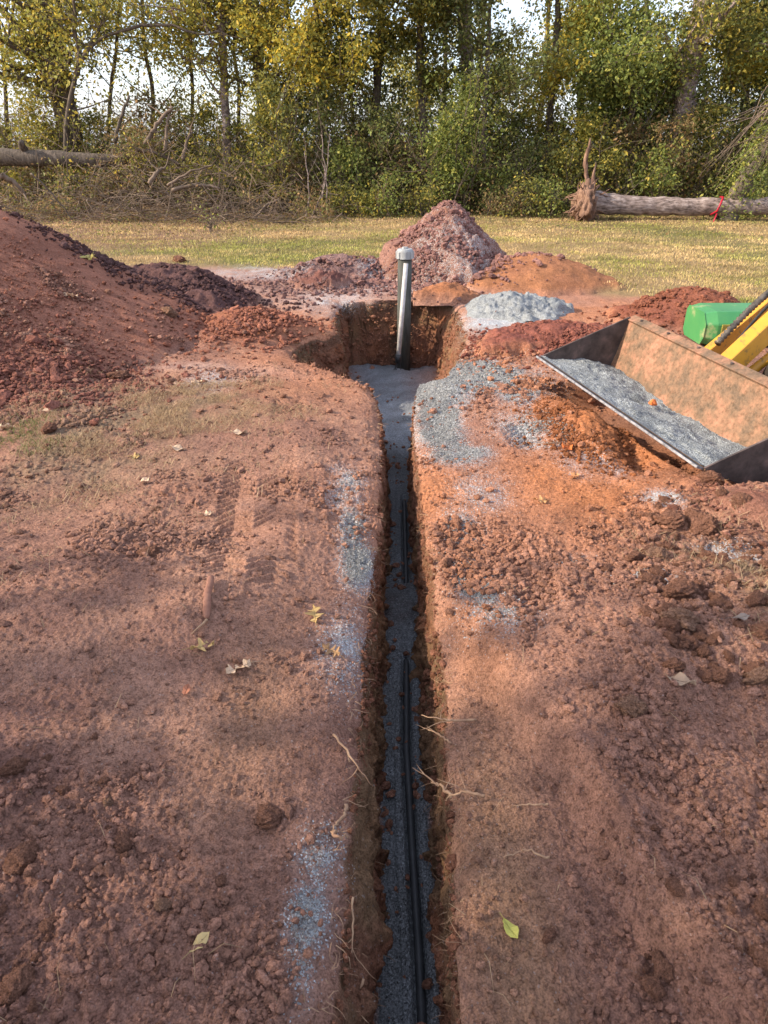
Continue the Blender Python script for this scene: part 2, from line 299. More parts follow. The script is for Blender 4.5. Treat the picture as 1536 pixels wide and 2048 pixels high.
# ------------------------------------------------------------------ object helpers
def finish(o, label=None, cat=None, group=None, kind=None):
    if label: o['label'] = label
    if cat: o['category'] = cat
    if group: o['group'] = group
    if kind: o['kind'] = kind
    return o
def mesh(name, V, Fc, mat, parent=None, smooth=True, col=None, grav=None, loc=None, mats=None):
    """V (n,3) array; Fc (m,k) array or list of lists"""
    V = np.asarray(V, float)
    if loc is not None: V = V - np.array(loc)
    me = bpy.data.meshes.new(name)
    if isinstance(Fc, np.ndarray):
        k = Fc.shape[1]; me.vertices.add(len(V)); me.vertices.foreach_set('co', V.astype(np.float32).ravel())
        me.loops.add(Fc.size); me.loops.foreach_set('vertex_index', Fc.astype(np.int32).ravel())
        me.polygons.add(len(Fc)); me.polygons.foreach_set('loop_start', (np.arange(len(Fc)) * k).astype(np.int32))
        me.polygons.foreach_set('loop_total', np.full(len(Fc), k, np.int32)); me.update(calc_edges=True)
    else: me.from_pydata([tuple(v) for v in V], [], Fc); me.update()
    if col is not None:
        a = me.color_attributes.new('Col', 'FLOAT_COLOR', 'POINT'); c = np.ones((len(V), 4), np.float32); c[:, :3] = col; a.data.foreach_set('color', c.ravel())
    if grav is not None:
        a = me.attributes.new('grav', 'FLOAT', 'POINT'); a.data.foreach_set('value', grav.astype(np.float32).ravel())
    me.polygons.foreach_set('use_smooth', np.full(len(me.polygons), smooth, bool))
    me.materials.append(mat)
    o = bpy.data.objects.new(name, me); COL.objects.link(o)
    if loc is not None: o.location = loc
    if parent: o.parent = parent
    return o
def empty(name, loc, label, cat, group=None):
    o = bpy.data.objects.new(name, None); COL.objects.link(o); o.location = loc; o.empty_display_size = .2
    return finish(o, label, cat, group)
def gridf(nr, nc):
    i = np.arange(nr - 1)[:, None] * nc + np.arange(nc - 1)[None, :]
    return np.stack([i, i + 1, i + nc + 1, i + nc], -1).reshape(-1, 4)
class MB:
    def __init__(s): s.v = []; s.f = []; s.c = []; s.n = 0
    def add(s, V, Fc, c=None):
        V = np.asarray(V, float); s.v.append(V); s.f += [[i + s.n for i in f] for f in Fc]; s.n += len(V)
        s.c.append(np.tile(c if c is not None else (1, 1, 1), (len(V), 1)))
    def tube(s, P, rad, k=6, c=None, cap=True, wob=0):
        P = [Vector(p) for p in P]; n = len(P); rad = [rad] * n if isinstance(rad, (int, float)) else list(rad)
        V = []; up = Vector((.13, .31, .94)).normalized(); u = None
        for i in range(n):
            t = (P[min(i + 1, n - 1)] - P[max(i - 1, 0)])
            t = t.normalized() if t.length > 1e-9 else Vector((0, 0, 1))
            if u is None: u = t.cross(up if abs(t.dot(up)) < .95 else Vector((1, 0, 0))).normalized()
            else:
                u = u - t * u.dot(t); u = u.normalized() if u.length > 1e-6 else t.orthogonal().normalized()
            b = t.cross(u)
            for j in range(k):
                a = 2 * math.pi * j / k; r = rad[i] * (1 + (rnd.uniform(-wob, wob) if wob else 0))
                V.append(P[i] + (u * math.cos(a) + b * math.sin(a)) * r)
        Fc = [[i * k + j, i * k + (j + 1) % k, (i + 1) * k + (j + 1) % k, (i + 1) * k + j] for i in range(n - 1) for j in range(k)]
        if cap and k > 3: Fc += [list(range(k))[::-1], [(n - 1) * k + j for j in range(k)]]
        s.add(V, Fc, c)
    def prism(s, poly, vec, c=None):
        n = len(poly); A = [Vector(p) for p in poly]; B = [p + Vector(vec) for p in A]
        s.add(A + B, [list(range(n))[::-1], [n + i for i in range(n)]] + [[i, (i + 1) % n, n + (i + 1) % n, n + i] for i in range(n)], c)
    def box(s, o, ex, ey, ez, c=None):
        o, ex, ey, ez = map(Vector, (o, ex, ey, ez)); s.prism([o, o + ex, o + ex + ey, o + ey], ez, c)
    def build(s, name, mat, parent=None, smooth=True, loc=None, bevel=0, col=False):
        V = np.concatenate(s.v)
        o = mesh(name, V, s.f, mat, parent, smooth, col=np.concatenate(s.c) if col else None, loc=loc)
        if bevel:
            b = o.modifiers.new('bevel', 'BEVEL'); b.width = bevel; b.segments = 2; b.limit_method = 'ANGLE'
        return o

# ------------------------------------------------------------------ GROUND: one structured sheet cut by the trench and the pit
def build_ground():
    ys = [-60, -25, -10, -4, -2, -1, -.4, 0]
    y = .05
    while y < 5.0: ys.append(y); y += max(.0036, (y * y + 1.2) / 1150 * 1.15)
    while y < YEND - .10: ys.append(y); y += .018
    while y < YEND + .22: ys.append(y); y += .004
    while y < 24: ys.append(y); y += max(.02, y * y / 1500)
    while y < 900: ys.append(y); y *= 1.18
    ys = np.array(ys); NL = 430; NE = 16; NW = 40; NF = 26
    W = .75 * np.clip(ys, 0, 200) + .85
    t = (np.arange(1, NL + 1) / NL) ** 1.15
    Xs, Ss = [], []
    el, er, fl, fr = eL(ys), eR(ys), fL(ys), fR(ys)
    past = ss(YEND + .3, YEND + 2, ys)
    cols, dep = [], []
    s_w = np.linspace(0, 1, NW)
    left = el[:, None] - W[:, None] * t[None, ::-1]
    ext = (1.45 ** np.arange(NE, 0, -1))[None, :] * 1.0
    leftx = left[:, :1] - ext * 1.3
    right = er[:, None] + W[:, None] * t[None, :]
    rightx = right[:, -1:] + ext[:, ::-1] * 1.3
    prof = s_w ** .75
    wl = el[:, None] + (fl - el)[:, None] * prof[None, :]
    wr = (er[:, None] + (fr - er)[:, None] * prof[None, :])[:, ::-1]
    tf = np.linspace(0, 1, NF + 2)[1:-1]
    fx = fl[:, None] + (fr - fl)[:, None] * tf[None, :]
    X = np.concatenate([leftx, left, wl, fx, wr, right, rightx], 1); Y = np.repeat(ys[:, None], X.shape[1], 1)
    nL = NE + NL
    D = np.zeros_like(X); D[:, nL:nL + NW] = s_w; D[:, nL + NW:nL + NW + NF] = 1; D[:, nL + NW + NF:nL + 2 * NW + NF] = s_w[::-1]
    # overall depth along y with the end wall of the pit
    endw = 1 - ss(0, 1, (Y - YEND - .10 * fbm(X, X * 0, 3, 5, 131, .6)) / .13)
    Z = G(X, Y) + detail(X, Y)
    lx = np.where(X < .1, eL(ys)[:, None], eR(ys)[:, None])
    dist = np.abs(X - lx)
    outside = D == 0
    sgn0 = np.where(X < .09, 0, 9)
    # rounded, slumped lips
    Z = Z - np.where(outside & (Y < YEND + .1), .045 * np.exp(-dist / (.03 + .035 * vn(Y * 3, X * 0 + sgn0, 139))) * (.45 + 1.2 * vn(X * 9, Y * 9, 140)), 0)
    iR = nL + 2 * NW + NF; zl, zr = Z[:, nL - 1:nL], Z[:, iR:iR + 1]
    tb = ss(0, 1, np.clip((X - fl[:, None]) / (fr - fl)[:, None], 0, 1)); lipz = zl * (1 - tb) + zr * tb
    wallZ = lipz - DEP(Y) * D + .05 * fbm(Y, D * DEP(Y) * 3, 9, 4, 145) * np.sin(D * math.pi) + peb(Y, D * DEP(Y) * 1.5, .045, 146, .7) * np.sin(D * math.pi)
    inn = ~outside
    k = inn * endw
    Z = np.where(inn, Z * (1 - endw) + (wallZ + .012 * fbm(X, Y, 9, 3, 141)) * endw, Z)
    # rough walls: push the wall vertices sideways
    sgn = np.where(X < .09, -1.0, 1.0)
    depth = D * DEP(Y)
    wz = (D > .0) & (D < 1)
    big = ss(4.6, 5.6, Y)
    rr = (.036 + .075 * big) * fbm(Y, depth * .7, 4.5, 4, 151) + .05 * fbm(Y, depth, 22, 4, 152) + 1.1 * peb(Y, depth * 1.3, .05, 153, .7) - .02 
    und = .02 * np.sin(np.clip(D, 0, 1) * math.pi)
    # ledge on the near left wall
    led = .075 * ga(Y, depth, .95, .12, .5, .09) * (X < .09) * (.5 + vn(Y * 12, depth * 12, 154)) 
    X = X + np.where(wz, (sgn * (rr + und * .6) + led) * endw * np.sin(np.clip(D * 1.1, 0, 1) * math.pi * .5 + .1), 0)
    # rough end wall
    em = inn * (endw > .02) * (endw < .98)
    Y2 = Y + em * (.08 * fbm(X, Z, 2.6, 3, 161) + .045 * fbm(X, Z, 8, 3, 162) + .25 * peb(X, Z, .10, 163, .6))
    Y2 = Y2 + wz * big * endw * np.sin(np.clip(D * 1.2, 0, 1) * math.pi * .5) * (.16 * fbm(X, Z, 4, 4, 165) + .09 * fbm(X, Z, 15, 4, 166, .6)) * ss(7.6, 7.2, Y)
    c = soilcol(X, Y); gm = gravmask(X, Y); c = mixc(c, (.42, .40, .40), np.clip(gm * 1.4, 0, 1) * .85)
    # wall colours: dark topsoil, then ochre, then red clay
    dd = np.clip((G(X, Y) - Z), 0, 1) * inn
    strata = dd + .05 * fbm(Y + X * .7, dd * 3, 3, 3, 171)
    wc = np.zeros(c.shape) + np.array((.25, .115, .07))
    wc = mixc(wc, (.34, .14, .07), (fbm(Y + X, dd * 4, 2.5, 4, 172)) * 1.6 + .2)
    wc = mixc(wc, (.17, .10, .065), ss(.22, .05, strata) * (.5 + .5 * big))
    wc = mixc(wc, (.20, .13, .07), ss(-.05, .3, fbm(Y * 1.0 + X, dd * 2, 3.5, 4, 173)) * .65)
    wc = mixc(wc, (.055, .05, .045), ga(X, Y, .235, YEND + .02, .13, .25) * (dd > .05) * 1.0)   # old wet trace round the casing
    m = (inn * ss(.01, .06, dd))[..., None]; c = c * (1 - m) + wc * m
    gm = gm * (1 - ss(.02, .2, dd))
    V = np.stack([X, Y2, Z], -1).reshape(-1, 3)
    o = mesh('ground', V, gridf(*X.shape), M['soil'], col=c.reshape(-1, 3), grav=np.clip(gm, 0, 1.2).ravel())
    finish(o, kind='structure')
build_ground()
def surf(x, y): x = np.asarray(x, float); y = np.asarray(y, float); return G(x, y) + detail(x, y)
def sf(x, y): return float(surf(np.array([x]), np.array([y]))[0])

# ------------------------------------------------------------------ gravel bed in the trench, with a groove for the pipe
PIPE_R = .0135
def pipex(y): return np.interp(y, [.3, .94, 1.13, 1.44, 1.86, 2.38, 3, 4, 5], [.105, .101, .1, .093, .086, .1, .118, .132, .14])
def pipez(y):   # height of the pipe's axis below / above the bed's nominal surface
    return np.interp(y, [.2, .9, 1.25, 1.5, 1.95, 2.3, 2.5, 2.7, 2.92, 3.1, 3.9, 4.15, 5.2], [-.045, -.018, -.007, -.005, -.006, -.009, -.035, -.06, -.035, -.007, -.010, -.04, -.08])
def bedz(y): return -DEP(y) + .02
def build_bed():
    ys = []; y = .1
    while y < YEND + .03: ys.append(y); y += max(.005, (y * y + 3) / 1150 * .8)
    ys = np.array(ys); n = 90; t = np.linspace(-.12, 1.12, n)
    l, r = fL(ys), fR(ys)
    X = l[:, None] + (r - l)[:, None] * t[None, :]; Y = np.repeat(ys[:, None], n, 1)
    Z = bedz(Y) + .012 * fbm(X, Y, 5, 4, 201) + .02*fbm(X,Y,1.7,3,202)*ss(3,5,Y) + peb(X, Y, .018, 203, .8) * .4 + peb(X, Y, .009, 204, .8) * .5
    Z = Z + .03 * ga(X, Y, .08, 2.76, .2, .15) + .05 * fbm(X, Y, 3, 5, 208) * ss(4.8, 5.6, Y) + .35 * peb(X, Y, .14, 209, .4) * ss(4.8, 5.6, Y)
    Z = Z + .05 * ss(.3, 1, np.abs(X - .1)) * ss(5, 6, Y) + .012 * np.abs(t - .5)[None, :] ** 3 * 2
    px = pipex(Y); d = np.abs(X - px); on = ss(-.030, -.012, pipez(Y)) * (Y < 5)
    Z = Z - (.026 * ss(.028, .013, d) - .008 * ga(d, d * 0, .045, 0, .012, 1)) * on
    Z = Z - .007 * ss(.008, .0, np.abs(X - (.045 + .01 * np.sin(Y * 3)))) * ss(.6, .9, Y) * ss(2.5, 2.0, Y)
    c = np.zeros(X.shape + (3,)) + np.array((.15, .155, .158))
    c = mixc(c, (.27, .29, .31), fbm(X, Y, 4, 4, 205) * .7 + ss(4.2, 5.4, Y) * .75)  # stone mottle, plus the stronger light towards the pit painted as paler stone
    c = mixc(c, (.10, .085, .08), (ga(X, Y, .08, 2.8, .2, .2) * .9 + .7*ga(X,Y,.1,6.9,.5,.5)*vn(X*5,Y*5,3)) * (.8 + fbm(X, Y, 12, 3, 206)))
    c = mixc(c, (.30, .14, .085), ss(.80, 1.0, np.abs(t - .5) * 2)[None, :] * (.3 + fbm(X, Y, 10, 3, 207)) + .7 * ga(X, Y, .55, 7.3, .25, .8) + .6 * ga(X, Y, -.5, 7.3, .25, .8))
    o = mesh('gravel_bed', np.stack([X, Y, Z], -1).reshape(-1, 3), gridf(*X.shape), M['gravel'], col=c.reshape(-1, 3))
    finish(o, 'dark blue grey crushed stone bedding spread along the trench floor', 'gravel', kind='stuff')
build_bed()
ys = np.arange(.15, 5.3, .04); b = MB()
b.tube([(float(pipex(y)), float(y), float(bedz(y) + pipez(y)) ) for y in ys], PIPE_R, 16)
finish(b.build('drain_pipe', M['black']), 'long black plastic pipe half buried in the dark gravel along the trench', 'pipe')

# ------------------------------------------------------------------ soil piles, each a thing of its own
PILES = []
def pile(name, label, cat, cx, cy, rx, ry, h, rot=0, colr=(.27, .12, .08), col2=None, clump=1.0, power=1.0, flat=.02, seed=1, res=.02, grav=0, mat='soil', warp=.15, extra=None, bcol=None):
    c_, s_ = math.cos(rot), math.sin(rot); near = abs(cx - .1) < 1.0 + rx * 1.25 and cy - ry * 1.25 < YEND + .2
    def prof(x, y):
        dx, dy = x - cx, y - cy; u, v = (dx * c_ + dy * s_) / rx, (-dx * s_ + dy * c_) / ry
        r = np.sqrt(u * u + v * v + flat) - math.sqrt(flat) * .5
        r = r * (1 + warp * fbm(x, y, 1.6 / max(rx, .3), 4, seed) * 1.6)
        p = np.where(r < 1, h * (1 - np.clip(r, 0, 1)) ** power, -(r - 1) * max(h, .12))
        if extra is not None: p = p + extra(x, y)
        if near: ld = lipd(x, y); p = p * ss(.02, .2, ld) - .03 * ss(.12, .03, ld)
        return np.maximum(p, -.10)
    PILES.append(prof)
    E = 1.22; nx = int(2 * rx * E / res); ny = int(2 * ry * E / res)
    u = np.linspace(-rx * E, rx * E, nx)[None, :] + np.zeros((ny, 1)); v = np.linspace(-ry * E, ry * E, ny)[:, None] + np.zeros((1, nx))
    X = cx + u * c_ - v * s_; Y = cy + u * s_ + v * c_
    p = prof(X, Y); on = ss(-.01, .06, p)
    Z = G(X, Y) + p - .012
    cl = .11 * clump * fbm(X, Y + p, 3.2, 5, seed + 5, .6) + clump * (.035 * (1 - 2 * np.abs(fbm(X, Y + p, 7, 4, seed + 15))) + peb(X, Y + p, .13, seed + 6, .5) * .3 + peb(X, Y + p, .06, seed + 7, .7) * .5 + peb(X, Y + p * .7, .03, seed + 8, .8) * .5) 
    Z = Z + cl * on * (.35 + .65 * on) + .5 * detail(X, Y) * (1 - .5 * on)
    Xd = X + on * clump * .05 * fbm(X + 9, Z + Y, 5, 3, seed + 9)
    c = np.zeros(X.shape + (3,)) + np.array(colr)
    if col2 is not None: c = mixc(c, col2, .35 + 1.5 * fbm(X, Y, 1.6, 4, seed + 10))
    n = fbm(X, Y + Z, 11, 4, seed + 11); c = c * (1 + .25 * n)[..., None]
    if mat == 'soil':
        e = ss(.10, -.0, p)[..., None]; c = c * (1 - e) + soilcol(X, Y) * e
    gm = grav * (.5 + 1.6 * fbm(X, Y, 1.5, 4, seed + 12)) * on + gravmask(X, Y)*(1-on)
    V = np.stack([Xd, Y, Z], -1).reshape(-1, 3); base = (cx, cy, float(G(np.array([cx]), np.array([cy]))[0]))
    Fq = gridf(ny, nx); ld_ = lipd(X, Y).ravel(); Fq = Fq[ld_[Fq].min(1) > .03]
    o = mesh(name, V, Fq, M[mat], col=c.reshape(-1, 3), grav=np.clip(gm, 0, 1.2).ravel(), loc=base)
    return finish(o, label, cat)
pile('soil_pile', 'large smooth red soil pile rising at the left edge', 'soil pile', -4.75, 6.7, 2.75, 2.75, 1.62, .15, (.39, .175, .115), (.33, .145, .095), .12, 1.0, .05, 301, .022, warp=.07)
pile('soil_pile', 'dark purple brown clumpy soil heap beside the big red pile', 'soil pile', -2.5, 8.05, 1.05, .85, .46, -.35, (.105, .055, .055), (.16, .085, .075), .8, .8, .08, 321, .016, warp=.25)
pile('soil_pile', 'low orange soil mound left of the open pit', 'soil pile', -1.28, 6.75, .62, .62, .24, .2, (.36, .15, .085), (.30, .12, .075), .3, .9, .06, 341, .014)
pile('soil_pile', 'tall pinkish clod pile standing behind the capped riser pipe', 'soil pile', .88, 10.0, .86, .95, .98, 0, (.25, .12, .08), (.33, .18, .14), 1.05, .85, .02, 361, .013, grav=.22, warp=.16,
     extra=lambda x, y: .14 * np.exp(-(((x + .1) / .6) ** 2 + ((y - 9.9) / .55) ** 2)))
pile('soil_pile', 'smooth orange soil mound right of the tall clod pile', 'soil pile', 1.98, 9.3, 1.0, .8, .42, .0, (.38, .17, .085), (.32, .14, .08), .25, .8, .08, 381, .016)
pile('soil_pile', 'small heap of wet brown clods left of the riser pipe', 'soil pile', -.78, 9.15, .42, .35, .2, 0, (.22, .10, .08), (.17, .08, .07), .9, .7, .1, 401, .011, warp=.3)
pile('soil_pile', 'grey purple low spoil ridge left of the tall clod pile', 'soil pile', -.5, 10.0, .9, .45, .26, .1, (.20, .12, .11), (.28, .18, .16), .7, .7, .1, 421, .014, grav=.25, warp=.3)
pile('soil_pile', 'crumbly red soil mound between gravel heap and loader bucket', 'soil pile', 1.62, 6.25, .75, .45, .2, .2, (.30, .11, .075), (.24, .085, .065), .55, .6, .1, 441, .013, warp=.3)
pile('soil_pile', 'dark orange soil mound behind the loader bucket', 'soil pile', 3.15, 7.2, .75, .6, .34, .1, (.27, .10, .06), (.22, .08, .055), .35, .8, .08, 461, .014)
pile('soil_pile', 'reddish crumb ridge under the front of the loader bucket', 'soil pile', 1.22, 4.05, .24, .55, .075, .3, (.40, .15, .06), (.24, .095, .045), .55, .7, .1, 481, .009, warp=.3)
pile('soil_pile', 'brown soil heap at the near corner of the loader bucket', 'soil pile', 1.95, 2.95, .42, .34, .10, .0, (.24, .105, .075), (.28, .13, .09), .5, .7, .1, 491, .008, warp=.3)
pile('soil_pile', 'orange soil step at the right rear corner of the pit', 'soil pile', .75, 8.35, .34, .34, .20, .0, (.40, .17, .085), (.34, .15, .08), .45, .7, .1, 495, .010, warp=.3)
pile('gravel_pile', 'pale blue grey crushed stone heap right of the pit', 'gravel pile', 1.42, 7.72, .54, .52, .17, .1, (.29, .305, .31), (.38, .39, .38), .75, .7, .08, 511, .012, mat='gravel', warp=.25)
def total(x, y):
    z = surf(x, y); g = G(x, y)
    for p in PILES:
        q = p(x, y); z = np.where(q > .0, np.maximum(z, g + q), z)
    return z
def tf(x, y): return float(total(np.array([float(x)]), np.array([float(y)]))[0])

# ------------------------------------------------------------------ crumbs and clods
t_ = (1 + 5 ** .5) / 2
ICO = np.array([(-1, t_, 0), (1, t_, 0), (-1, -t_, 0), (1, -t_, 0), (0, -1, t_), (0, 1, t_), (0, -1, -t_), (0, 1, -t_), (t_, 0, -1), (t_, 0, 1), (-t_, 0, -1), (-t_, 0, 1)]) / math.sqrt(1 + t_ * t_)
ICF = np.array([(0, 11, 5), (0, 5, 1), (0, 1, 7), (0, 7, 10), (0, 10, 11), (1, 5, 9), (5, 11, 4), (11, 10, 2), (10, 7, 6), (7, 1, 8), (3, 9, 4), (3, 4, 2), (3, 2, 6), (3, 6, 8), (3, 8, 9), (4, 9, 5), (2, 4, 11), (6, 2, 10), (8, 6, 7), (9, 8, 1)])
def subdiv(V, Fc):
    V = [tuple(v) for v in V]; cache = {}; out = []
    def mid(a, b):
        k = (min(a, b), max(a, b))
        if k not in cache:
            m = (np.array(V[a]) + np.array(V[b])) / 2; m /= np.linalg.norm(m); cache[k] = len(V); V.append(tuple(m))
        return cache[k]
    for a, b, c in Fc:
        x, y, z = mid(a, b), mid(b, c), mid(c, a); out += [(a, x, z), (b, y, x), (c, z, y), (x, y, z)]
    return np.array(V), np.array(out)
IC1 = subdiv(ICO, ICF); IC2 = subdiv(*IC1); IC3 = subdiv(*IC2); IC4 = subdiv(*IC3)
def blobs(name, P, rad, cols, mat, base=(ICO, ICF), label=None, cat=None, squash=(.5, .9), jit=.22):
    B, BF = base; n = len(P); k = len(B)
    a = rs.rand(n, 1) * 6.283; ca, sa = np.cos(a), np.sin(a)
    V = np.repeat(B[None], n, 0) * (1 + jit * (rs.rand(n, k, 1) * 2 - 1))
    V = V * np.stack([rs.uniform(.8, 1.35, n), rs.uniform(.65, 1.0, n), rs.uniform(squash[0], squash[1], n)], -1)[:, None, :]
    x, y = V[..., 0], V[..., 1]
    V = np.stack([x * ca - y * sa, x * sa + y * ca, V[..., 2] + .35 * x * rs.uniform(-1, 1, (n, 1))], -1) * rad[:, None, None] + P[:, None, :]
    Fc = (BF[None] + (np.arange(n) * k)[:, None, None]).reshape(-1, 3)
    o = mesh(name, V.reshape(-1, 3), Fc, mat, smooth=False, col=np.repeat(cols, k, 0), grav=np.zeros(n * k))
    return finish(o, label, cat, kind='stuff')
def scatter(n, y0, y1, dens, xm=1.0):
    out = []
    while sum(len(o) for o in out) < n:
        y = y0 + (y1 - y0) * rs.rand(n * 2) ** 1.6; x = (rs.rand(n * 2) * 2 - 1) * (.62 * y + .75) * xm
        k = (rs.rand(n * 2) < dens(x, y)) & (lipd(x, y) > .012); out.append(np.stack([x[k], y[k]], 1))
    return np.concatenate(out)[:n]
def dens(x, y):
    clus = ss(.02, .4, fbm(x, y, 2.6, 4, 601)) + .05
    return np.clip(rough(x, y) ** 1.3 * clus * 1.6, .015, 1)
q = scatter(120000, .35, 6.5, dens)
x, y = q[:, 0], q[:, 1]
rad = np.minimum(.0027 * np.exp(rs.randn(len(x)) * .68), .015) * (1 + .2 * y)
z = total(x, y) + rad * .25
cols = (.5 * soilcol(x, y) + .5 * np.array((.29, .14, .092))) * (.72 + .6 * rs.rand(len(x), 1)) * np.array([1, 1.03, 1.06])
blobs('soil_crumbs', np.stack([x, y, z], 1), rad, cols, M['soil'], label='fine red soil crumbs scattered over the dug ground', cat='soil crumbs')
# crumbs on the piles
PB = [(-3.4, 5.4, 1.5, 1.2, .0055, 4500, (.31, .13, .085)), (.8, 9.7, 1.0, .8, .015, 4200, (.30, .16, .135)), (-2.4, 7.8, 1.2, .8, .013, 2600, (.12, .065, .06)), (-1.28, 6.6, .7, .6, .012, 1200, (.34, .14, .09)), (1.6, 6.2, .8, .5, .010, 3800, (.27, .10, .07)),
      (1.22, 4.0, .26, .5, .0055, 3500, (.30, .115, .05)), (1.95, 2.95, .4, .3, .006, 1200, (.27, .12, .085)), (3.1, 7.1, .8, .6, .012, 900, (.26, .10, .06)), (-2.6, 4.95, .9, .6, .011, 2600, (.26, .11, .08)), (-.6, 9.2, 1.2, .8, .015, 1500, (.26, .15, .13))]
P, Rr, C = [], [], []
for cx, cy, sx, sy, r0, n, c in PB:
    x = cx + rs.randn(n) * sx * .55; y = cy + rs.randn(n) * sy * .55; k = lipd(x, y) > .02; x, y = x[k], y[k]
    r = r0 * np.exp(rs.randn(len(x)) * .45); P.append(np.stack([x, y, total(x, y) + r * .3], 1)); Rr.append(r); C.append(np.array(c) * (.75 + .5 * rs.rand(len(x), 1)))
blobs('pile_crumbs', np.concatenate(P), np.concatenate(Rr), np.concatenate(C), M['soil'], IC1, 'loose crumbs lying on and around the soil piles', 'soil crumbs', jit=.24)
# crumbs stuck to the trench walls
n = 9000; y = .35 + 7.6 * rs.rand(n) ** 1.5; sd_ = rs.rand(n) < .5; s = rs.rand(n) ** 1.1
e = np.where(sd_, eL(y), eR(y)); f_ = np.where(sd_, fL(y), fR(y)); x = e + (f_ - e) * s ** .75 + np.where(sd_, 1, -1) * .004
z = G(e, y) - .03 - DEP(y) * s; r = np.minimum(.0045 * np.exp(rs.randn(n) * .5), .016) * (1 + .12 * y)
c = np.array((.28, .125, .075)) * (.6 + .7 * rs.rand(n, 1))
n4 = 500; y4 = rs.uniform(.5, 7.9, n4); u4 = rs.rand(n4) ** 2 * .5; u4 = np.where(rs.rand(n4) < .5, u4, 1 - u4); x4 = fL(y4) + (fR(y4) - fL(y4)) * u4; r4 = .006 * np.exp(rs.randn(n4) * .5) * (1 + .1 * y4)
blobs('bed_crumbs', np.stack([x4, y4, -DEP(y4) + .022 + r4 * .4], 1), r4, np.array((.27, .13, .085)) * (.7 + .6 * rs.rand(n4, 1)), M['soil'], IC1, 'clay crumbs fallen onto the gravel in the trench', 'soil crumbs', jit=.22)
n5 = 700; x5 = rs.uniform(-.46, .66, n5); v5 = rs.rand(n5); y5 = YEND + .115 * (1 - v5) ** 1.0 - .01 + .02 * rs.randn(n5); z5 = -.02 - .72 * v5; x = np.concatenate([x, x5]); y = np.concatenate([y, y5]); z = np.concatenate([z, z5]); r = np.concatenate([r, .008 * np.exp(rs.randn(n5) * .5)]); c = np.concatenate([c, np.array((.32, .15, .09)) * (.65 + .7 * rs.rand(n5, 1))])
blobs('wall_crumbs', np.stack([x, y, z], 1), r, c, M['soil'], IC1, 'soil crumbs clinging to the trench and pit walls', 'soil crumbs', jit=.22)
# gravel grains spilt on the ground
G_ = []
x = np.concatenate([cx + rs.randn(int(min(60000, rx * ry * st * 1500000))) * rx for cx, cy, rx, ry, st in BLOB]); y = np.concatenate([cy + rs.randn(int(min(60000, rx * ry * st * 1500000))) * ry for cx, cy, rx, ry, st in BLOB])
k = (rs.rand(len(x)) < np.clip(gravmask(x, y) - .12, 0, 1) * .7) & (lipd(x, y) > 0); x, y = x[k][:110000], y[k][:110000]; sh = rs.permutation(len(x)); x, y = x[sh], y[sh]
r = .00115 * np.exp(rs.randn(len(x)) * .35) * (1 + .25 * y); g = rs.rand(len(x), 1)
blobs('spilt_gravel', np.stack([x, y, total(x, y) + r * .2], 1), r, np.array((.31, .31, .30)) * (.8 + 1.0 * g ** 2), M['soil'], label='thin blue grey gravel spill beside the trench lips', cat='gravel')

# clods: eight shapes, copied
def clodmesh(i, mat, colr=(.27, .125, .085)):
    V, Fc = IC4; V = V.copy()
    r = 1 + .22 * fbm(V[:, 0] * 1.3 + i * 7, V[:, 1] * 1.3 + V[:, 2] * 1.7, 1.1, 3, 700 + i) * 1.5
    for k in range(7):   # facets
        d = rs.randn(3); d /= np.linalg.norm(d); pr = V @ d; r = np.where(pr > .72, np.minimum(r, .72 / np.maximum(pr, .1) * (1.02)), r)
    V = V * r[:, None] * np.array((1.15, .9, .75))
    V += (.22 * fbm(V[:, 0], V[:, 1] + V[:, 2] * 2, 3.5, 3, 710 + i) + .16 * fbm(V[:, 0] + V[:, 2], V[:, 1] - V[:, 2], 9, 4, 720 + i, .65) + .5 * peb(V[:, 0] + V[:, 2] * .5, V[:, 1] + V[:, 2] * .8, .28, 730 + i, .5))[:, None] * V
    me_o = mesh('clod_shape', V, Fc, mat, col=np.tile(colr, (len(V), 1)), grav=np.zeros(len(V)))
    me = me_o.data; bpy.data.objects.remove(me_o); return me
CLOD = [clodmesh(i, M['clod'], (.35, .175, .115)) for i in range(6)]
CTAN = [clodmesh(i + 10, M['clod'], (.44, .25, .165)) for i in range(3)]
def clod(me, x, y, r, z=None, sq=1.0, sink=.3):
    o = bpy.data.objects.new('soil_clod', me); COL.objects.link(o)
    o.location = (x, y, (tf(x, y) if z is None else z) + r * (.55 - sink) * sq); o.scale = (r, r * rnd.uniform(.8, 1.1), r * sq)
    o.rotation_euler = (rnd.uniform(-.3, .3), rnd.uniform(-.3, .3), rnd.uniform(0, 6.28)); return o
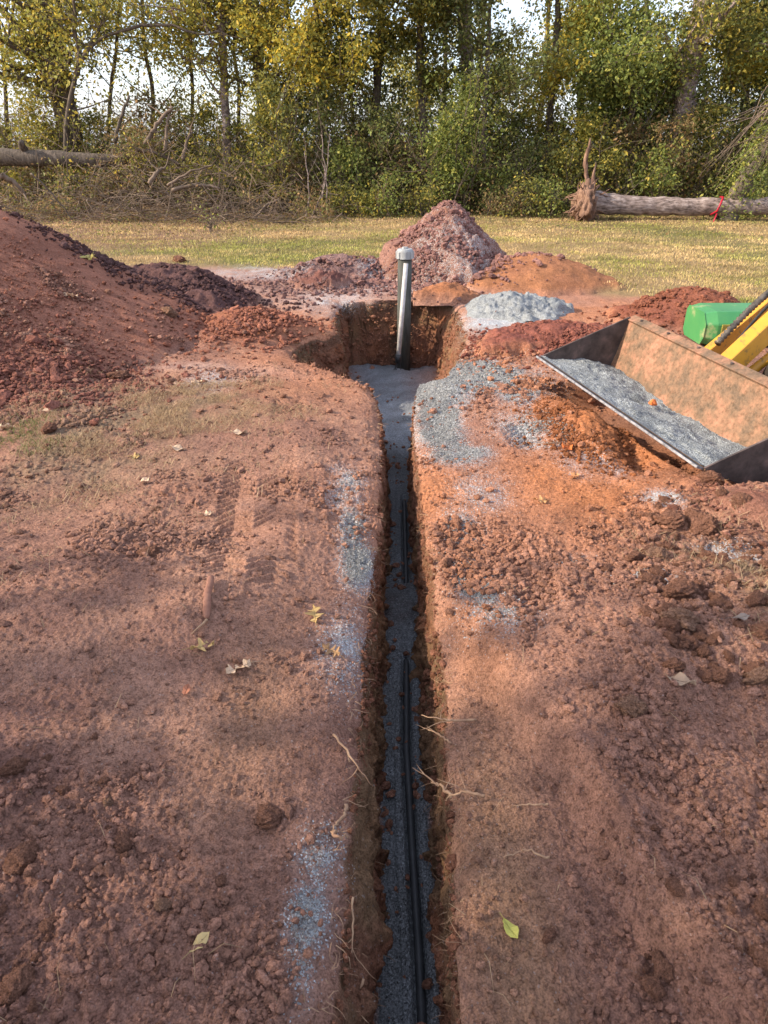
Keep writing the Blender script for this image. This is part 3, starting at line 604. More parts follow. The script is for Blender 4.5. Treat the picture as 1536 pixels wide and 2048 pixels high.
for px, py, rp, lab, tan in [(1338, 1308, 36, 'tan rounded rock on the crumbly soil at the right edge', 1), (1252, 1488, 28, 'tan angular clod on the right bank above dark gaps', 1), (1340, 1245, 32, 'brown clod just above the tan rounded rock', 0),
        (1418, 978, 26, 'brown clod at the near corner of the loader bucket', 0), (1478, 1035, 24, 'red brown clod on straw at the far right', 0), (1400, 1055, 30, 'long brown clod lying across the right hand crumbs', 0), (1338, 1050, 26, 'dark clod left end of the clod row', 0),
        (1312, 1128, 24, 'flat sided clod pointing up beside the gravel dust', 1), (1290, 1200, 24, 'clod dusted with blue gravel grains', 0), (1500, 1410, 30, 'broad flat clod on the straw at right edge', 1), (222, 1558, 0, '', 0), (540, 1628, 30, 'reddish flat clod left of the trench lip', 0),
        (45, 1575, 26, 'broken clod with a notch at the left edge', 0), (330, 1815, 16, 'smooth pale stone in the lower left crumbs', 1), (222, 1622, 13, 'upright oval stone in the left crumbs', 1), (35, 1985, 34, 'round clod in the lower left corner', 0), (60, 1760, 30, 'rough clod cluster at the left edge', 0),
        (236, 755, 20, 'brown clod at the foot of the big red pile', 0), (100, 872, 17, 'dark red clod below the big red pile', 0), (358, 523, 16, 'dark clod topping the purple heap', 0), (688, 590, 0, '', 0), (1440, 1000, 0, '', 0), (1190, 1345, 0, '', 0),
        (1100, 1860, 16, 'round stone in the crumbs at lower right', 0), (1335, 1835, 17, 'angular stone in the lower right crumbs', 0), (1500, 1990, 28, 'brown clod in the lower right corner', 0), (1325, 1935, 24, 'knobbly clod in the crumbs at lower right', 0), (345, 672, 14, 'flat pale clod between pile and orange mound', 1)]:
    if rp == 0: continue
    p = at(px, py); d = p.y * cp + CAMZ * sp; o = clod(rnd.choice(CTAN if tan else CLOD), p.x, p.y, rp * d / F, sq=.8 if tan == 0 else .85)
    finish(o, lab, 'clod')
cc = scatter(230, .45, 4.2, lambda x, y: np.clip((rough(x, y) - .35), .02, 1) ** 1.5)
for x, y in cc:
    o = clod(rnd.choice(CLOD), x, y, min(.008 * math.exp(rnd.gauss(0, .5)), .028) * (1 + .2 * y), sq=.8)
    finish(o, 'small red brown soil clod among the crumbs', 'clod', 'small soil clods on the dug ground')
# clumps fallen in the right-hand clod field
for i in range(95):
    px, py = rnd.uniform(1240, 1536), rnd.uniform(1010, 1420)
    if px < 1240 + (py - 1010) * .15: continue
    p = at(px, py); o = clod(rnd.choice(CLOD), p.x, p.y, rnd.choice((.012, .016, .022, .03, .038)), sq=.85)
    finish(o, 'fist sized brown clod in the broken ground by the right edge', 'clod', 'clods in the broken ground at right')
def curve(P, n, wob, seed=0):
    P = [Vector(p) for p in P]; out = []
    for i in range(n):
        t = i / (n - 1) * (len(P) - 1); k = min(int(t), len(P) - 2); f = t - k
        a = P[max(k - 1, 0)]; b_ = P[k]; c = P[k + 1]; d = P[min(k + 2, len(P) - 1)]
        q = .5 * ((2 * b_) + (c - a) * f + (2 * a - 5 * b_ + 4 * c - d) * f * f + (3 * b_ - a - 3 * c + d) * f ** 3)
        out.append(q + Vector((rnd.gauss(0, wob), rnd.gauss(0, wob), rnd.gauss(0, wob))))
    return out

# ------------------------------------------------------------------ capped riser with its conduit
pz = 7.93; rc = aty(810, 497, pz)
RX, RY = rc.x, pz; floorz = float(bedz(np.array(YEND)))
riser = empty('riser_pipe', (RX, RY, 0), 'weathered dark casing pipe with light grey cap standing at the back of the pit', 'pipe')
def cyl(b, x, y, z0, z1, r, k=32, r2=None, c=None): b.tube([(x, y, z0), (x, y, z1)], [r, r2 or r], k, c)
lp = (-RX, -RY, 0)
def loc(o): o.matrix_parent_inverse = riser.matrix_world.inverted() if False else Matrix.Translation((-RX, -RY, 0)); return o
b = MB(); cyl(b, RX, RY, floorz - .1, rc.z - .07, .078); loc(b.build('casing', M['casing'], riser))
b = MB(); zt = rc.z
cyl(b, RX, RY, zt - .105, zt - .022, .094); cyl(b, RX, RY, zt - .022, zt - .002, .088, r2=.080)
for i in range(8):
    a = i * math.pi / 4; ux, uy = math.cos(a), math.sin(a)
    b.box((RX + ux * .088 - uy * .012, RY + uy * .088 + ux * .012, zt - .1), (ux * .014, uy * .014, 0), (uy * .024, -ux * .024, 0), (0, 0, .07))
cap = loc(b.build('cap', M['pvc'], riser, smooth=False, bevel=.003))
b = MB(); b.prism([(RX + .032 * math.cos(k * math.pi / 3), RY + .032 * math.sin(k * math.pi / 3), zt - .003) for k in range(6)], (0, 0, .02))
loc(b.build('plug', M['pvc'], riser, smooth=False, bevel=.002))
# conduit leaning in front
top = aty(812, 527, RY - .13); bot = aty(797, 712, RY - .36)
cd = empty('conduit', (bot.x, bot.y, bot.z), 'thin white conduit leaning against the capped casing pipe', 'conduit')
def loc2(o): o.matrix_parent_inverse = Matrix.Translation((-bot.x, -bot.y, -bot.z)); return o
b = MB(); b.tube([bot, top], .026, 18); loc2(b.build('tube', M['white'], cd))
b = MB(); b.tube([bot + Vector((0, 0, .02)), bot + Vector((-.002, -.005, -.07))], .034, 14); loc2(b.build('boot', M['black'], cd))
for i in range(4):
    b = MB(); P = [bot + Vector((0, 0, -.05))]; dx = (-.05, -.02, .03, -.035)[i]
    for k in range(1, 6): P.append(bot + Vector((dx * k / 5 + .004 * math.sin(k * 2 + i), -.03 * k / 5, -.05 - .1 * k / 5)))
    b.tube(P, .0045, 6); loc2(b.build('wire', M['black'], cd))

# ------------------------------------------------------------------ front loader
A = Vector((1.163, 4.98, .22)); B = Vector((1.68, 3.245, .11)); ax = (B - A); L = ax.length; ax.normalize()
pb = Vector((.95, .31, 0)); pb = (pb - ax * pb.dot(ax)).normalized(); up = ax.cross(pb); up = up if up.z > 0 else -up
ld = empty('front_loader', (2.6, 4.4, 0), 'tractor front loader with soiled steel bucket and yellow arms at the right edge', 'loader')
def L3(o): o.matrix_parent_inverse = Matrix.Translation((-2.6, -4.4, 0)); return o
def bp(s, u, v): return A + ax * s + pb * u + up * v
prof = [(0, 0), (.22, -.10), (.42, -.185), (.50, -.20), (.565, -.175), (.60, -.12), (.63, -.02), (.66, .11), (.69, .235)]
def shell(prof, s0, s1, th, inward=1):
    n = len(prof); out = []
    for i, (u, v) in enumerate(prof):
        a = prof[max(i - 1, 0)]; c = prof[min(i + 1, n - 1)]; d = Vector((c[0] - a[0], c[1] - a[1])).normalized(); out.append((u + d.y * th, v - d.x * th))
    return prof + out[::-1]
b = MB(); poly = shell(prof, 0, L, .012)
b.prism([bp(0, u, v) for u, v in poly], ax * L)
bucket = L3(b.build('bucket', M['steel'], ld, smooth=False))
for s in (0.0, L - .012):
    b = MB(); b.prism([bp(s - (.004 if s == 0 else -.004), u, v) for u, v in [(-.01, .006)] + [(u + .003, v - .014) for u, v in prof] + [(.695, .25), (.68, .25)]], ax * .012)
    sp_ = L3(b.build('side_plate', M['darksteel'], ld, smooth=False, bevel=.002))
b = MB(); b.prism([bp(.01, -.05, .018), bp(.01, .12, -.047), bp(.01, .114, -.063), bp(.01, -.055, .005)], ax * (L - .02)); L3(b.build('cutting_edge', M['edge'], ld, smooth=False, bevel=.002))
b = MB(); b.prism([bp(-.01, .672, .236), bp(-.01, .740, .262), bp(-.01, .745, .250), bp(-.01, .735, .20), bp(-.01, .70, .20)], ax * (L + .02)); L3(b.build('top_lip', M['steel'], ld, smooth=False, bevel=.003))
# gravel load
nu, nvv = 70, 150
U = np.linspace(-.03, .648, nu)[None, :] + np.zeros((nvv, 1)); S = np.linspace(.002, L - .016, nvv)[:, None] + np.zeros((1, nu))
fl_ = np.interp(U, [p[0] for p in prof], [p[1] for p in prof])
hgt = -.012 - .13 * ss(0, .62, U) + .055 * ga(S, U, .12, .45, .28, .22) + .022 * fbm(S, U, 5, 4, 801) + .03 * ga(S, U, 1.6, .5, .25, .3)
hgt = hgt - .03 * ga(S, U, .78, .33, .07, .05) + .03 * ga(S, U, .68, .36, .05, .05)
hgt = np.where(U < .1, np.maximum(fl_ + .005 + .012 * ss(-.03, .1, U), np.minimum(hgt, fl_ + .03)), hgt) + peb(S, U, .018, 802, .8) * .7 + .012 * fbm(S, U, 14, 4, 805) + peb(S, U, .05, 806, .25) * .5
Pv = np.array(A)[None, None] + np.array(ax) * S[..., None] + np.array(pb) * np.minimum(U, .64)[..., None] + np.array(up) * np.where(U < .0, -U * .42, hgt)[..., None]
Pv = Pv + np.array(up) * np.where(U < 0, .008, 0)[..., None]
cg = np.zeros(U.shape + (3,)) + np.array((.34, .355, .35)); cg = mixc(cg, (.22, .235, .24), .3 + 1.4 * fbm(S, U, 6, 4, 803)); cg = cg * (1 - .45 * (ga(S, U, .76, .33, .07, .05)))[..., None]
o = mesh('gravel_load', Pv.reshape(-1, 3), gridf(nvv, nu), M['gravel'], col=cg.reshape(-1, 3), loc=tuple(A)); finish(o, 'blue grey gravel lying in the loader bucket', 'gravel', kind='stuff')
o = clod(CLOD[1], *(bp(.86, .36, 0).to_tuple()[:2]), .024, z=bp(.86, .36, -.07).z + .012); o.name = 'clay_lump'; finish(o, 'small orange clay lump on the gravel in the bucket', 'clay lump')
m_, n_, p_ = newmat('orange_clay'); p_.inputs['Base Color'].default_value = (.6, .17, .05, 1); p_.inputs['Roughness'].default_value = .9
o.data = o.data.copy(); o.data.materials[0] = m_
# arms: two welded box beams behind the bucket
def beam(name, P0, P1, wdt, hgt_, mat, bev=.008):
    P0, P1 = Vector(P0), Vector(P1); d = (P1 - P0).normalized(); s = d.cross(Vector((0, 0, 1))).normalized(); u = s.cross(d)
    b = MB(); b.prism([P0 + s * wdt / 2 + u * hgt_ / 2, P0 - s * wdt / 2 + u * hgt_ / 2, P0 - s * wdt / 2 - u * hgt_ / 2, P0 + s * wdt / 2 - u * hgt_ / 2], P1 - P0)
    return L3(b.build(name, mat, ld, smooth=False, bevel=bev))
beam('loader_arm', aty(1438, 748, 4.62), aty(1665, 535, 5.3), .10, .17, M['yellow'])
beam('loader_arm', aty(1395, 728, 5.15), aty(1700, 475, 6.0), .07, .13, M['yellow'])
h0, h1 = aty(1432, 700, 4.85), aty(1590, 560, 5.3)
b = MB(); P = []; rr_ = []
for i in range(56):
    t = i / 55; p = h0.lerp(h1, t) + Vector((0, 0, .05 + .05 * math.sin(t * 3.1))); P.append(p); rr_.append(.015 if i % 2 else .027)
b.tube(P, rr_, 12); L3(b.build('hydraulic_hose', M['hose'], ld))
b = MB(); c0, c1 = aty(1500, 745, 4.75), aty(1660, 620, 5.25); b.tube([c0, c1], .035, 16); L3(b.build('lift_cylinder', M['yellow'], ld))
for s in (.62, .78, 1.30, 1.46):
    b = MB(); q0 = bp(s, .70, .12); b.prism([q0, q0 + up * .10, q0 + up * .06 + pb * .16, q0 - up * .10 + pb * .16, q0 - up * .16], ax * .014); L3(b.build('bracket', M['darksteel'], ld, smooth=False, bevel=.002))
for s in np.linspace(.12, L - .12, 6):
    b = MB(); q0 = bp(float(s), .708, .243) + up * .006; b.tube([q0, q0 + up * .012], .010, 6); L3(b.build('bolt', M['darksteel'], ld, smooth=False))
for i in range(3):
    h2a = aty(1450 + 14 * i, 712, 4.95 + .1 * i); h2b = aty(1610, 560 + 22 * i, 5.4); b = MB(); b.tube(curve([h2a, h2a.lerp(h2b, .5) + Vector((0, 0, .09 - .05 * i)), h2b], 20, 0), .011, 8); L3(b.build('hydraulic_hose', M['black'], ld))
# green hood block with faceted end
g0 = aty(1398, 678, 6.1); gx = 1.5
oct_ = [(0, .02), (.0, .15), (.09, .245), (.46, .245), (.50, .2), (.50, .0), (.45, -.05), (.05, -.05)]
b = MB(); n = len(oct_)
outer = [Vector((g0.x + .10, g0.y - .1 + a, g0.z + z)) for a, z in oct_]; capp = [Vector((g0.x, g0.y - .1 + .25 + (a - .25) * .86, g0.z + .09 + (z - .09) * .86)) for a, z in oct_]
far_ = [p + Vector((gx, 0, 0)) for p in outer]
b.add(capp + outer + far_, [list(range(n))] + [[i, (i + 1) % n, n + (i + 1) % n, n + i] for i in range(n)] + [[n + i, n + (i + 1) % n, 2 * n + (i + 1) % n, 2 * n + i] for i in range(n)] + [[2 * n + i for i in range(n)][::-1]])
L3(b.build('hood', M['green'], ld, smooth=False, bevel=.01))
b = MB(); b.box((g0.x + .13, g0.y - .112, g0.z - .02), (gx, 0, 0), (0, .03, 0), (0, 0, .17)); L3(b.build('side_panel', M['olive'], ld, smooth=False, bevel=.004))
b = MB(); b.box((g0.x + .05, g0.y - .06, g0.z - .30), (gx, 0, 0), (0, .4, 0), (0, 0, .24)); L3(b.build('frame', M['darksteel'], ld, smooth=False, bevel=.01))
hb = aty(1540, 765, 4.5)
b = MB(); pr = [(0, -.30), (.02, -.30)]
for (r0, r1, x0, x1, nm, mt) in ((.22, .22, 0, .18, 'tyre', 'rubber'),):
    P = []; rr2 = []
    for u, r in ((-.02, .14), (-.03, .20), (.0, .235), (.10, .245), (.2, .235), (.23, .20), (.22, .14)): P.append(hb + Vector((.12, 0, 0)) + pb * u * .9 + Vector((0, 0, -.05))); rr2.append(r)
    b.tube(P, rr2, 32, cap=True)
wh = L3(b.build('wheel', M['rubber'], ld))
b = MB(); P = []; rr2 = []
for u, r in ((-.06, .02), (-.055, .07), (-.04, .12), (-.015, .145), (.0, .15)): P.append(hb + Vector((.12, 0, 0)) + pb * u * .9 + Vector((0, 0, -.05))); rr2.append(r)
b.tube(P, rr2, 32); rim = b.build('rim', M['cream'], wh)

# ------------------------------------------------------------------ litter: oak leaves, stick, roots
def leafobj(px, py, size, label, colr, kind='oak', rot=None, cat='leaf', zz=None):
    p = at(px, py); z = tf(p.x, p.y) + .012 if zz is None else zz; pts = []
    if kind == 'oak':
        half = [(0, .06), (.10, .05), (.16, .26), (.22, .24), (.28, .06), (.38, .07), (.44, .42), (.50, .44), (.53, .33), (.58, .09), (.66, .07), (.74, .30), (.80, .30), (.84, .08), (.92, .05), (1.0, .0)]
    else: half = [(0, .0), (.1, .13), (.25, .24), (.42, .29), (.6, .27), (.78, .18), (.92, .07), (1.0, 0)]
    V = []; Fc = []; n = len(half); s1, s2 = rnd.uniform(-.1, .1), rnd.uniform(.15, .35)
    j = lambda v: v * rnd.uniform(.8, 1.15)
    for s in (-1, 0, 1):
        for u, v in half:
            v2 = j(v); V.append((u - .5, s * v2, s2 * abs(s) * v2 + .28 * (u - .5) ** 2 + s * .12 * math.sin(u * 7 + size * 50)))
    for i in range(n - 1):
        Fc += [[i, i + 1, n + i + 1, n + i], [n + i, n + i + 1, 2 * n + i + 1, 2 * n + i]]
    b = MB(); b.add([(x * size, y * size * .95, z_ * size) for x, y, z_ in V], Fc, colr)
    b.tube([(-.85 * size, .05 * size, .02 * size), (-.5 * size, 0, .07 * size), (0, 0, .004 * size), (.4 * size, 0, .05 * size)], [.012 * size] * 2 + [.009 * size, .004 * size], 4, tuple(c * .7 for c in colr))
    o = b.build('fallen_leaf', M['dryleaf'], smooth=False, col=True); o.location = (p.x, p.y, z); o.rotation_euler = (rnd.uniform(-.25, .25), rnd.uniform(-.25, .25), rnd.uniform(0, 6.28) if rot is None else rot)
    s = o.modifiers.new('solid', 'SOLIDIFY'); s.thickness = .0012
    return finish(o, label, cat)
TAN, PAL, GRN, ORG = (.50, .34, .14), (.62, .44, .29), (.33, .30, .09), (.6, .16, .04)
for a in [(630, 1240, .085, 'curled tan oak leaf nearest the trench lip on the left', TAN, 'oak', 1.8), (662, 1308, .075, 'brown oak leaf just below the curled tan one', (.34, .2, .1), 'oak', 2.6), (410, 1328, .085, 'olive tan oak leaf lying below the muddy stick', TAN, 'oak', .6), (480, 1358, .09, 'pale spidery oak leaf right of the olive one', PAL, 'oak', -2.5),
          (1022, 1850, .055, 'yellow green oval leaf on the right of the trench', (.46, .42, .10), 'oval', -1.1), (402, 1895, .055, 'cream curled oval leaf on the lower left soil', (.55, .40, .18), 'oval', .9), (414, 1038, .07, 'tan oak leaf on the bank above the tyre prints', PAL, 'oak', .2),
          (1080, 1014, .075, 'orange tan oak leaf right of the trench', (.5, .27, .12), 'oak', 0), (1148, 963, .07, 'orange oak leaf lying in front of the bucket', (.55, .27, .12), 'oak', 1), (1132, 912, .11, 'curled bright orange leaf beside the bucket shadow', ORG, 'oval', .9), (1340, 1440, .09, 'grey folded leaf among the clods at right', (.36, .25, .17), 'oval', -.6),
          (1460, 1305, .06, 'grey brown curled leaf on crumbs at right edge', (.28, .22, .18), 'oval', 0), (45, 580, .2, 'pale oak leaf high on the big red pile', PAL, 'oak', .1), (200, 644, .2, 'yellow green oak leaf on the big red pile', (.45, .38, .13), 'oak', 2.5), (163, 700, .13, 'pale leaf at the foot of the big red pile', PAL, 'oak', 0),
          (480, 883, .10, 'white tan leaf on straw left of the trench', PAL, 'oval', .3), (357, 910, .085, 'round pale leaf on the trampled straw', PAL, 'oval', 0), (93, 830, .09, 'bleached leaf on the grass at left', PAL, 'oval', 0), (12, 862, .12, 'bleached oak leaf at the left edge on green grass', PAL, 'oak', 0), (292, 975, .07, 'small white leaf scrap on the bank', PAL, 'oval', 1), (240, 747, .1, 'cream leaf on the dusty strip below the pile', PAL, 'oak', 1), (395, 775, .1, 'cream leaf on dust left of the pit', PAL, 'oak', 1), (378, 1405, .05, 'small orange brown leaf below the olive oak leaf', (.4, .16, .09), 'oval', 1.5), (270, 920, .07, 'tan leaf among straw left of the round pale one', TAN, 'oak', 0)]:
    leafobj(*a[:6], rot=a[6])
b = MB(); s0, s1 = at(432, 1210), at(420, 1282)
z0 = tf(s0.x, s0.y); z1 = tf(s1.x, s1.y)
b.tube(curve([(s0.x, s0.y, z0 + .02), ((s0.x + s1.x) / 2 - .006, (s0.y + s1.y) / 2, (z0 + z1) / 2 + .02), (s1.x, s1.y, z1 + .012)], 14, .001), [.004, .013] + [.0145] * 9 + [.013, .011, .006], 10, wob=.1)
o = b.build('stick', M['stick']); finish(o, 'soil caked stub of stick lying on the left bank', 'stick')
b = MB(); b.tube(curve([(s1.x, s1.y, z1 + .01), (s1.x - .02, s1.y - .05, z1 + .01), (s1.x - .04, s1.y - .07, z1)], 8, .001), [.006, .005, .004, .004, .003, .003, .002, .001], 5)
b.build('splinter', M['root'], o)
def root(pts, r, label, n=16, zoff=0, branch=0):
    P = curve(pts, n, r * .5); b = MB(); b.tube(P, [r * (1 - .75 * i / (n - 1)) for i in range(n)], 6, wob=.12)
    for k in range(branch):
        i = rnd.randrange(3, n - 3); d = (P[i + 1] - P[i]).normalized(); q = Vector((rnd.uniform(-1, 1), rnd.uniform(-1, 1), rnd.uniform(-.6, .3))).normalized()
        b.tube(curve([P[i], P[i] + (d + q) * .02, P[i] + (d + q * 1.5) * .045], 6, .001), [r * .5, r * .4, r * .35, r * .3, r * .2, r * .1], 4)
    return finish(b.build('root', M['root']), label, 'root')
def rp(px, py, z): return at(px, py, z)
root([rp(950, 1440, .0), rp(910, 1441, .012), rp(875, 1438, .0), rp(843, 1430, -.05)], .0042, 'pale forked root reaching over the right lip, farthest of the three', branch=2)
root([rp(968, 1590, .0), rp(930, 1586, .012), rp(905, 1590, .0), rp(890, 1600, -.03)], .0048, 'bright pale root lying over the right lip', branch=2)
root([rp(900, 1592, -.02), rp(880, 1570, -.05), rp(862, 1562, -.09)], .0055, 'stubby forked root poking out below the bright one', branch=3)
root([rp(902, 1486, -.02), rp(878, 1470, -.05), rp(858, 1460, -.09)], .0045, 'short dusty root in the right wall', branch=3)
root([rp(668, 1470, .01), rp(700, 1510, .03), rp(725, 1545, .0), rp(745, 1572, -.05)], .0042, 'long brown root slanting down over the left lip', branch=1)
root([rp(662, 1662, .0), rp(678, 1675, .02), rp(697, 1672, .0)], .006, 'thick cut root stub sticking out of the left lip')
root([rp(695, 1610, -.02), rp(680, 1640, .0), rp(665, 1660, .01)], .006, 'dusty broken root in the pale patch at the left lip')
root([rp(1095, 1608, .008), rp(1060, 1609, .014), rp(1025, 1611, .006)], .003, 'straight thin root lying flat on the right ground')
root([rp(1100, 1717, .01), rp(1060, 1702, .02), rp(1040, 1703, .012), rp(1008, 1716, .004)], .0035, 'bent brown root lying on the lower right crumbs')
root([rp(196, 1720, .012), rp(193, 1760, .02), rp(188, 1800, .006)], .0022, 'thin pale root strand on the lower left crumbs')
root([rp(80, 1112, .13), rp(100, 1110, .15), rp(112, 1098, .14)], .0035, 'curled straw coloured root on the left bank')
root([rp(1120, 885, .05), rp(1095, 886, .06), rp(1060, 888, .05)], .005, 'thin dark twig lying flat near the bucket')
root([rp(705, 1795, -.04), rp(706, 1850, -.08), rp(700, 1930, -.12), rp(706, 2010, -.2)], .0032, 'long thin root hanging down the near left wall', branch=4)
root([rp(726, 1960, -.15), rp(715, 2000, -.17), rp(690, 2030, -.15), rp(668, 2040, -.12)], .004, 'branching root at the bottom of the left wall', branch=5)
# fine root hairs along both lips, uncountable
b = MB()
for i in range(2200):
    y = .45 + 4.4 * rnd.random() ** 1.5; side = rnd.choice((-1, 1)); dpt = .42 * rnd.random() ** 1.6
    if i % 5 == 0: y = rnd.uniform(5, 7.9)
    ya = np.array([y]); e = float((eL if side < 0 else eR)(ya)[0]); f_ = float((fL if side < 0 else fR)(ya)[0])
    s = dpt / .45; x = e + (f_ - e) * s ** .75; z = float(G(np.array([e]), ya)[0]) - .02 - dpt
    if dpt < .03: x += side * .01; z += .015
    ln = rnd.uniform(.015, .06) * (1.5 if rnd.random() < .15 else 1); P = [Vector((x + side * .012, y, z))]; d = Vector((-side * rnd.uniform(.3, 1), rnd.uniform(-.9, .9), rnd.uniform(-.8, .35))).normalized()
    for k in range(4):
        d = (d + Vector((rnd.gauss(0, .35), rnd.gauss(0, .35), rnd.gauss(-.12, .3)))).normalized(); P.append(P[-1] + d * ln / 4)
    r = rnd.uniform(.0005, .0012) * (1 + .25 * y); b.tube(P, [r, r, r * .8, r * .6, r * .3], 3, cap=False)
finish(b.build('fine_roots', M['root']), 'fine pale root hairs fringing the trench walls', 'roots', kind='stuff')

# ------------------------------------------------------------------ grass
def blades(name, X, Y, Z, h, wd, cols, lean, label, cat):
    n = len(X); a = rs.rand(n) * 6.283; b_ = rs.rand(n) * 6.283; dx, dy = np.cos(a), np.sin(a); lx, ly = np.cos(b_) * lean, np.sin(b_) * lean
    base = np.stack([X, Y, Z], 1); s = np.stack([dx, dy, dx * 0], 1) * wd[:, None]
    mid = base + np.stack([lx * .4, ly * .4, h * 0 + .6], 1) * h[:, None]; tip = base + np.stack([lx, ly, np.maximum(1 - lean * .6, .05)], 1) * h[:, None]
    V = np.stack([base - s, base + s, mid + s * .7, mid - s * .7, tip], 1).reshape(-1, 3); k = (np.arange(n) * 5)[:, None]
    Fq = k + np.array([[0, 1, 2]]); F2 = k + np.array([[0, 2, 3]]); F3 = k + np.array([[3, 2, 4]])
    o = mesh(name, V, np.concatenate([Fq, F2, F3]), M['blade'], smooth=False, col=np.repeat(cols, 5, 0)); return finish(o, label, cat, kind='stuff')
n = 230000
y = 7.2 + 15.5 * rs.rand(n) ** 1.15; x = (rs.rand(n) * 2 - 1) * (.68 * y + 1)
k = (y > lawnedge(x) + .5 * fbm(x, y, 1.5, 3, 121) + .1 * rs.randn(n)) & (rs.rand(n) < .45 + .55 * ss(-.3, .3, fbm(x, y, 1.1, 3, 901)))
x, y = x[k], y[k]; g = np.clip(.42 + 1.1 * fbm(x, y * 1.6, .5, 4, 122) + .35 * rs.randn(len(x)) - .5 * ss(-1.5, -4.5, x) * ss(10, 13, y), 0, 1)[:, None]
g = np.clip(g + .9 * fbm(x, y, 1.4, 4, 123)[:, None], 0, 1); cols = (1 + .7 * fbm(x * .7, y * 1.5, 2.2, 4, 124))[:, None] * (np.array((.58, .41, .20)) * (1 - g) + np.array((.34, .33, .08)) * g) * (.75 + .5 * rs.rand(len(x), 1))
zz = total(x, y); kk = zz < G(x, y) + .09; x, y, zz, cols = x[kk], y[kk], zz[kk], cols[kk]
blades('lawn_grass', x, y, zz - .005, .03 + .035 * rs.rand(len(x)), .0022 + .0006 * y * .35 + .001 * rs.rand(len(x)), cols, .3 + .9 * rs.rand(len(x)), 'dry yellow green lawn grass between the diggings and the woods', 'grass')
n = 17000
x = -2.0 + rs.randn(n) * .62; y = 3.75 + rs.randn(n) * .62; x2 = -1.3 + rs.randn(n // 2) * .5; y2 = 4.5 + rs.randn(n // 2) * .35; x3 = 1.55 + rs.randn(n // 8) * .25; y3 = 2.4 + rs.randn(n // 8) * .3
x = np.concatenate([x, x2, x3]); y = np.concatenate([y, y2, y3]); k = (rs.rand(len(x)) < ss(-.15, .35, fbm(x, y, 3.5, 3, 911))) & (lipd(x, y) > .15) & (x > -2.6 + (y - 4.3) * .3); x, y = x[k], y[k]
gr = ((rs.rand(len(x)) < .9 * ss(-1.75, -2.1, x) * ss(3.2, 3.6, y) * ss(4.4, 4.0, y)))[:, None]
cols = np.where(gr, (.17, .18, .06), (.40, .28, .16)) * (.7 + .6 * rs.rand(len(x), 1))
blades('straw_litter', x, y, total(x, y) + .002, .02 + .04 * rs.rand(len(x)), .0009 + .0008 * rs.rand(len(x)), cols, np.where(gr[:, 0], .8, 1.5) + .3 * rs.rand(len(x)), 'trampled straw and short green grass on the soil at left', 'grass')
# stray straws over the foreground
q = scatter(520, .5, 6, lambda x, y: .5 + 0 * x); x, y = q[:, 0], q[:, 1]
blades('stray_straws', x, y, total(x, y) + .004, .02 + .05 * rs.rand(len(x)), .0007 + .0006 * rs.rand(len(x)), np.array((.42, .28, .16)) * (.6 + .6 * rs.rand(len(x), 1)), 1.55 + .1 * rs.rand(len(x)), 'stray dry straws strewn over the red soil', 'straw')
# ------------------------------------------------------------------ woods
PALS = {'olive': [(.33, .32, .07), (.22, .22, .06), (.46, .39, .08), (.56, .42, .07)], 'green': [(.20, .20, .05), (.11, .125, .04), (.28, .26, .06), (.46, .36, .07)],
        'yellow': [(.48, .39, .06), (.34, .31, .065), (.62, .44, .06), (.22, .23, .055)], 'dark': [(.11, .135, .045), (.15, .165, .05), (.22, .22, .06), (.13, .11, .045)],
        'brown': [(.26, .19, .09), (.33, .20, .09), (.20, .17, .07), (.22, .22, .07)], 'bright': [(.24, .28, .07), (.17, .21, .055), (.40, .38, .085), (.14, .16, .05)]}
def leafcloud(name, P, size, pal, parent=None, loc=None, droop=.6, label=None, cat=None, kind=None):
    n = len(P); pal = np.array(PALS[pal]); pc = pal[np.clip((rs.rand(n) ** 1.3 * len(pal)).astype(int), 0, len(pal) - 1)]
    cl = fbm(P[:, 0] * .9 + P[:, 1] * .3, P[:, 2], 1.6, 3, rs.randint(1000)); pc = pc * (.85 + .35 * rs.rand(n, 1)) * (1 + .25 * cl)[:, None]
    a = rs.rand(n) * 6.283; d = np.stack([np.cos(a), np.sin(a), -droop + rs.randn(n) * .5], 1); d /= np.linalg.norm(d, axis=1)[:, None]
    s = np.cross(d, rs.randn(n, 3)); s /= np.linalg.norm(s, axis=1)[:, None] + 1e-9; u = np.cross(s, d)
    L_ = size * np.exp(np.clip(rs.randn(n) * .38, -1, .55)); d = d * L_[:, None]; s = s * (L_ * .27)[:, None]; u = u * (L_ * .06)[:, None]
    V = np.stack([P, P + d * .45 + s + u, P + d, P + d * .45 - s + u], 1).reshape(-1, 3); k = (np.arange(n) * 4)[:, None]
    o = mesh(name, V, np.concatenate([k + [[0, 1, 2]], k + [[0, 2, 3]]]), M['leaf'], parent, False, col=np.repeat(pc, 4, 0), loc=None)
    if parent is not None: o.matrix_parent_inverse = Matrix.Translation(-parent.location)
    return finish(o, label, cat, kind=kind)
def pin(o, par): o.matrix_parent_inverse = Matrix.Translation(-par.location); return o
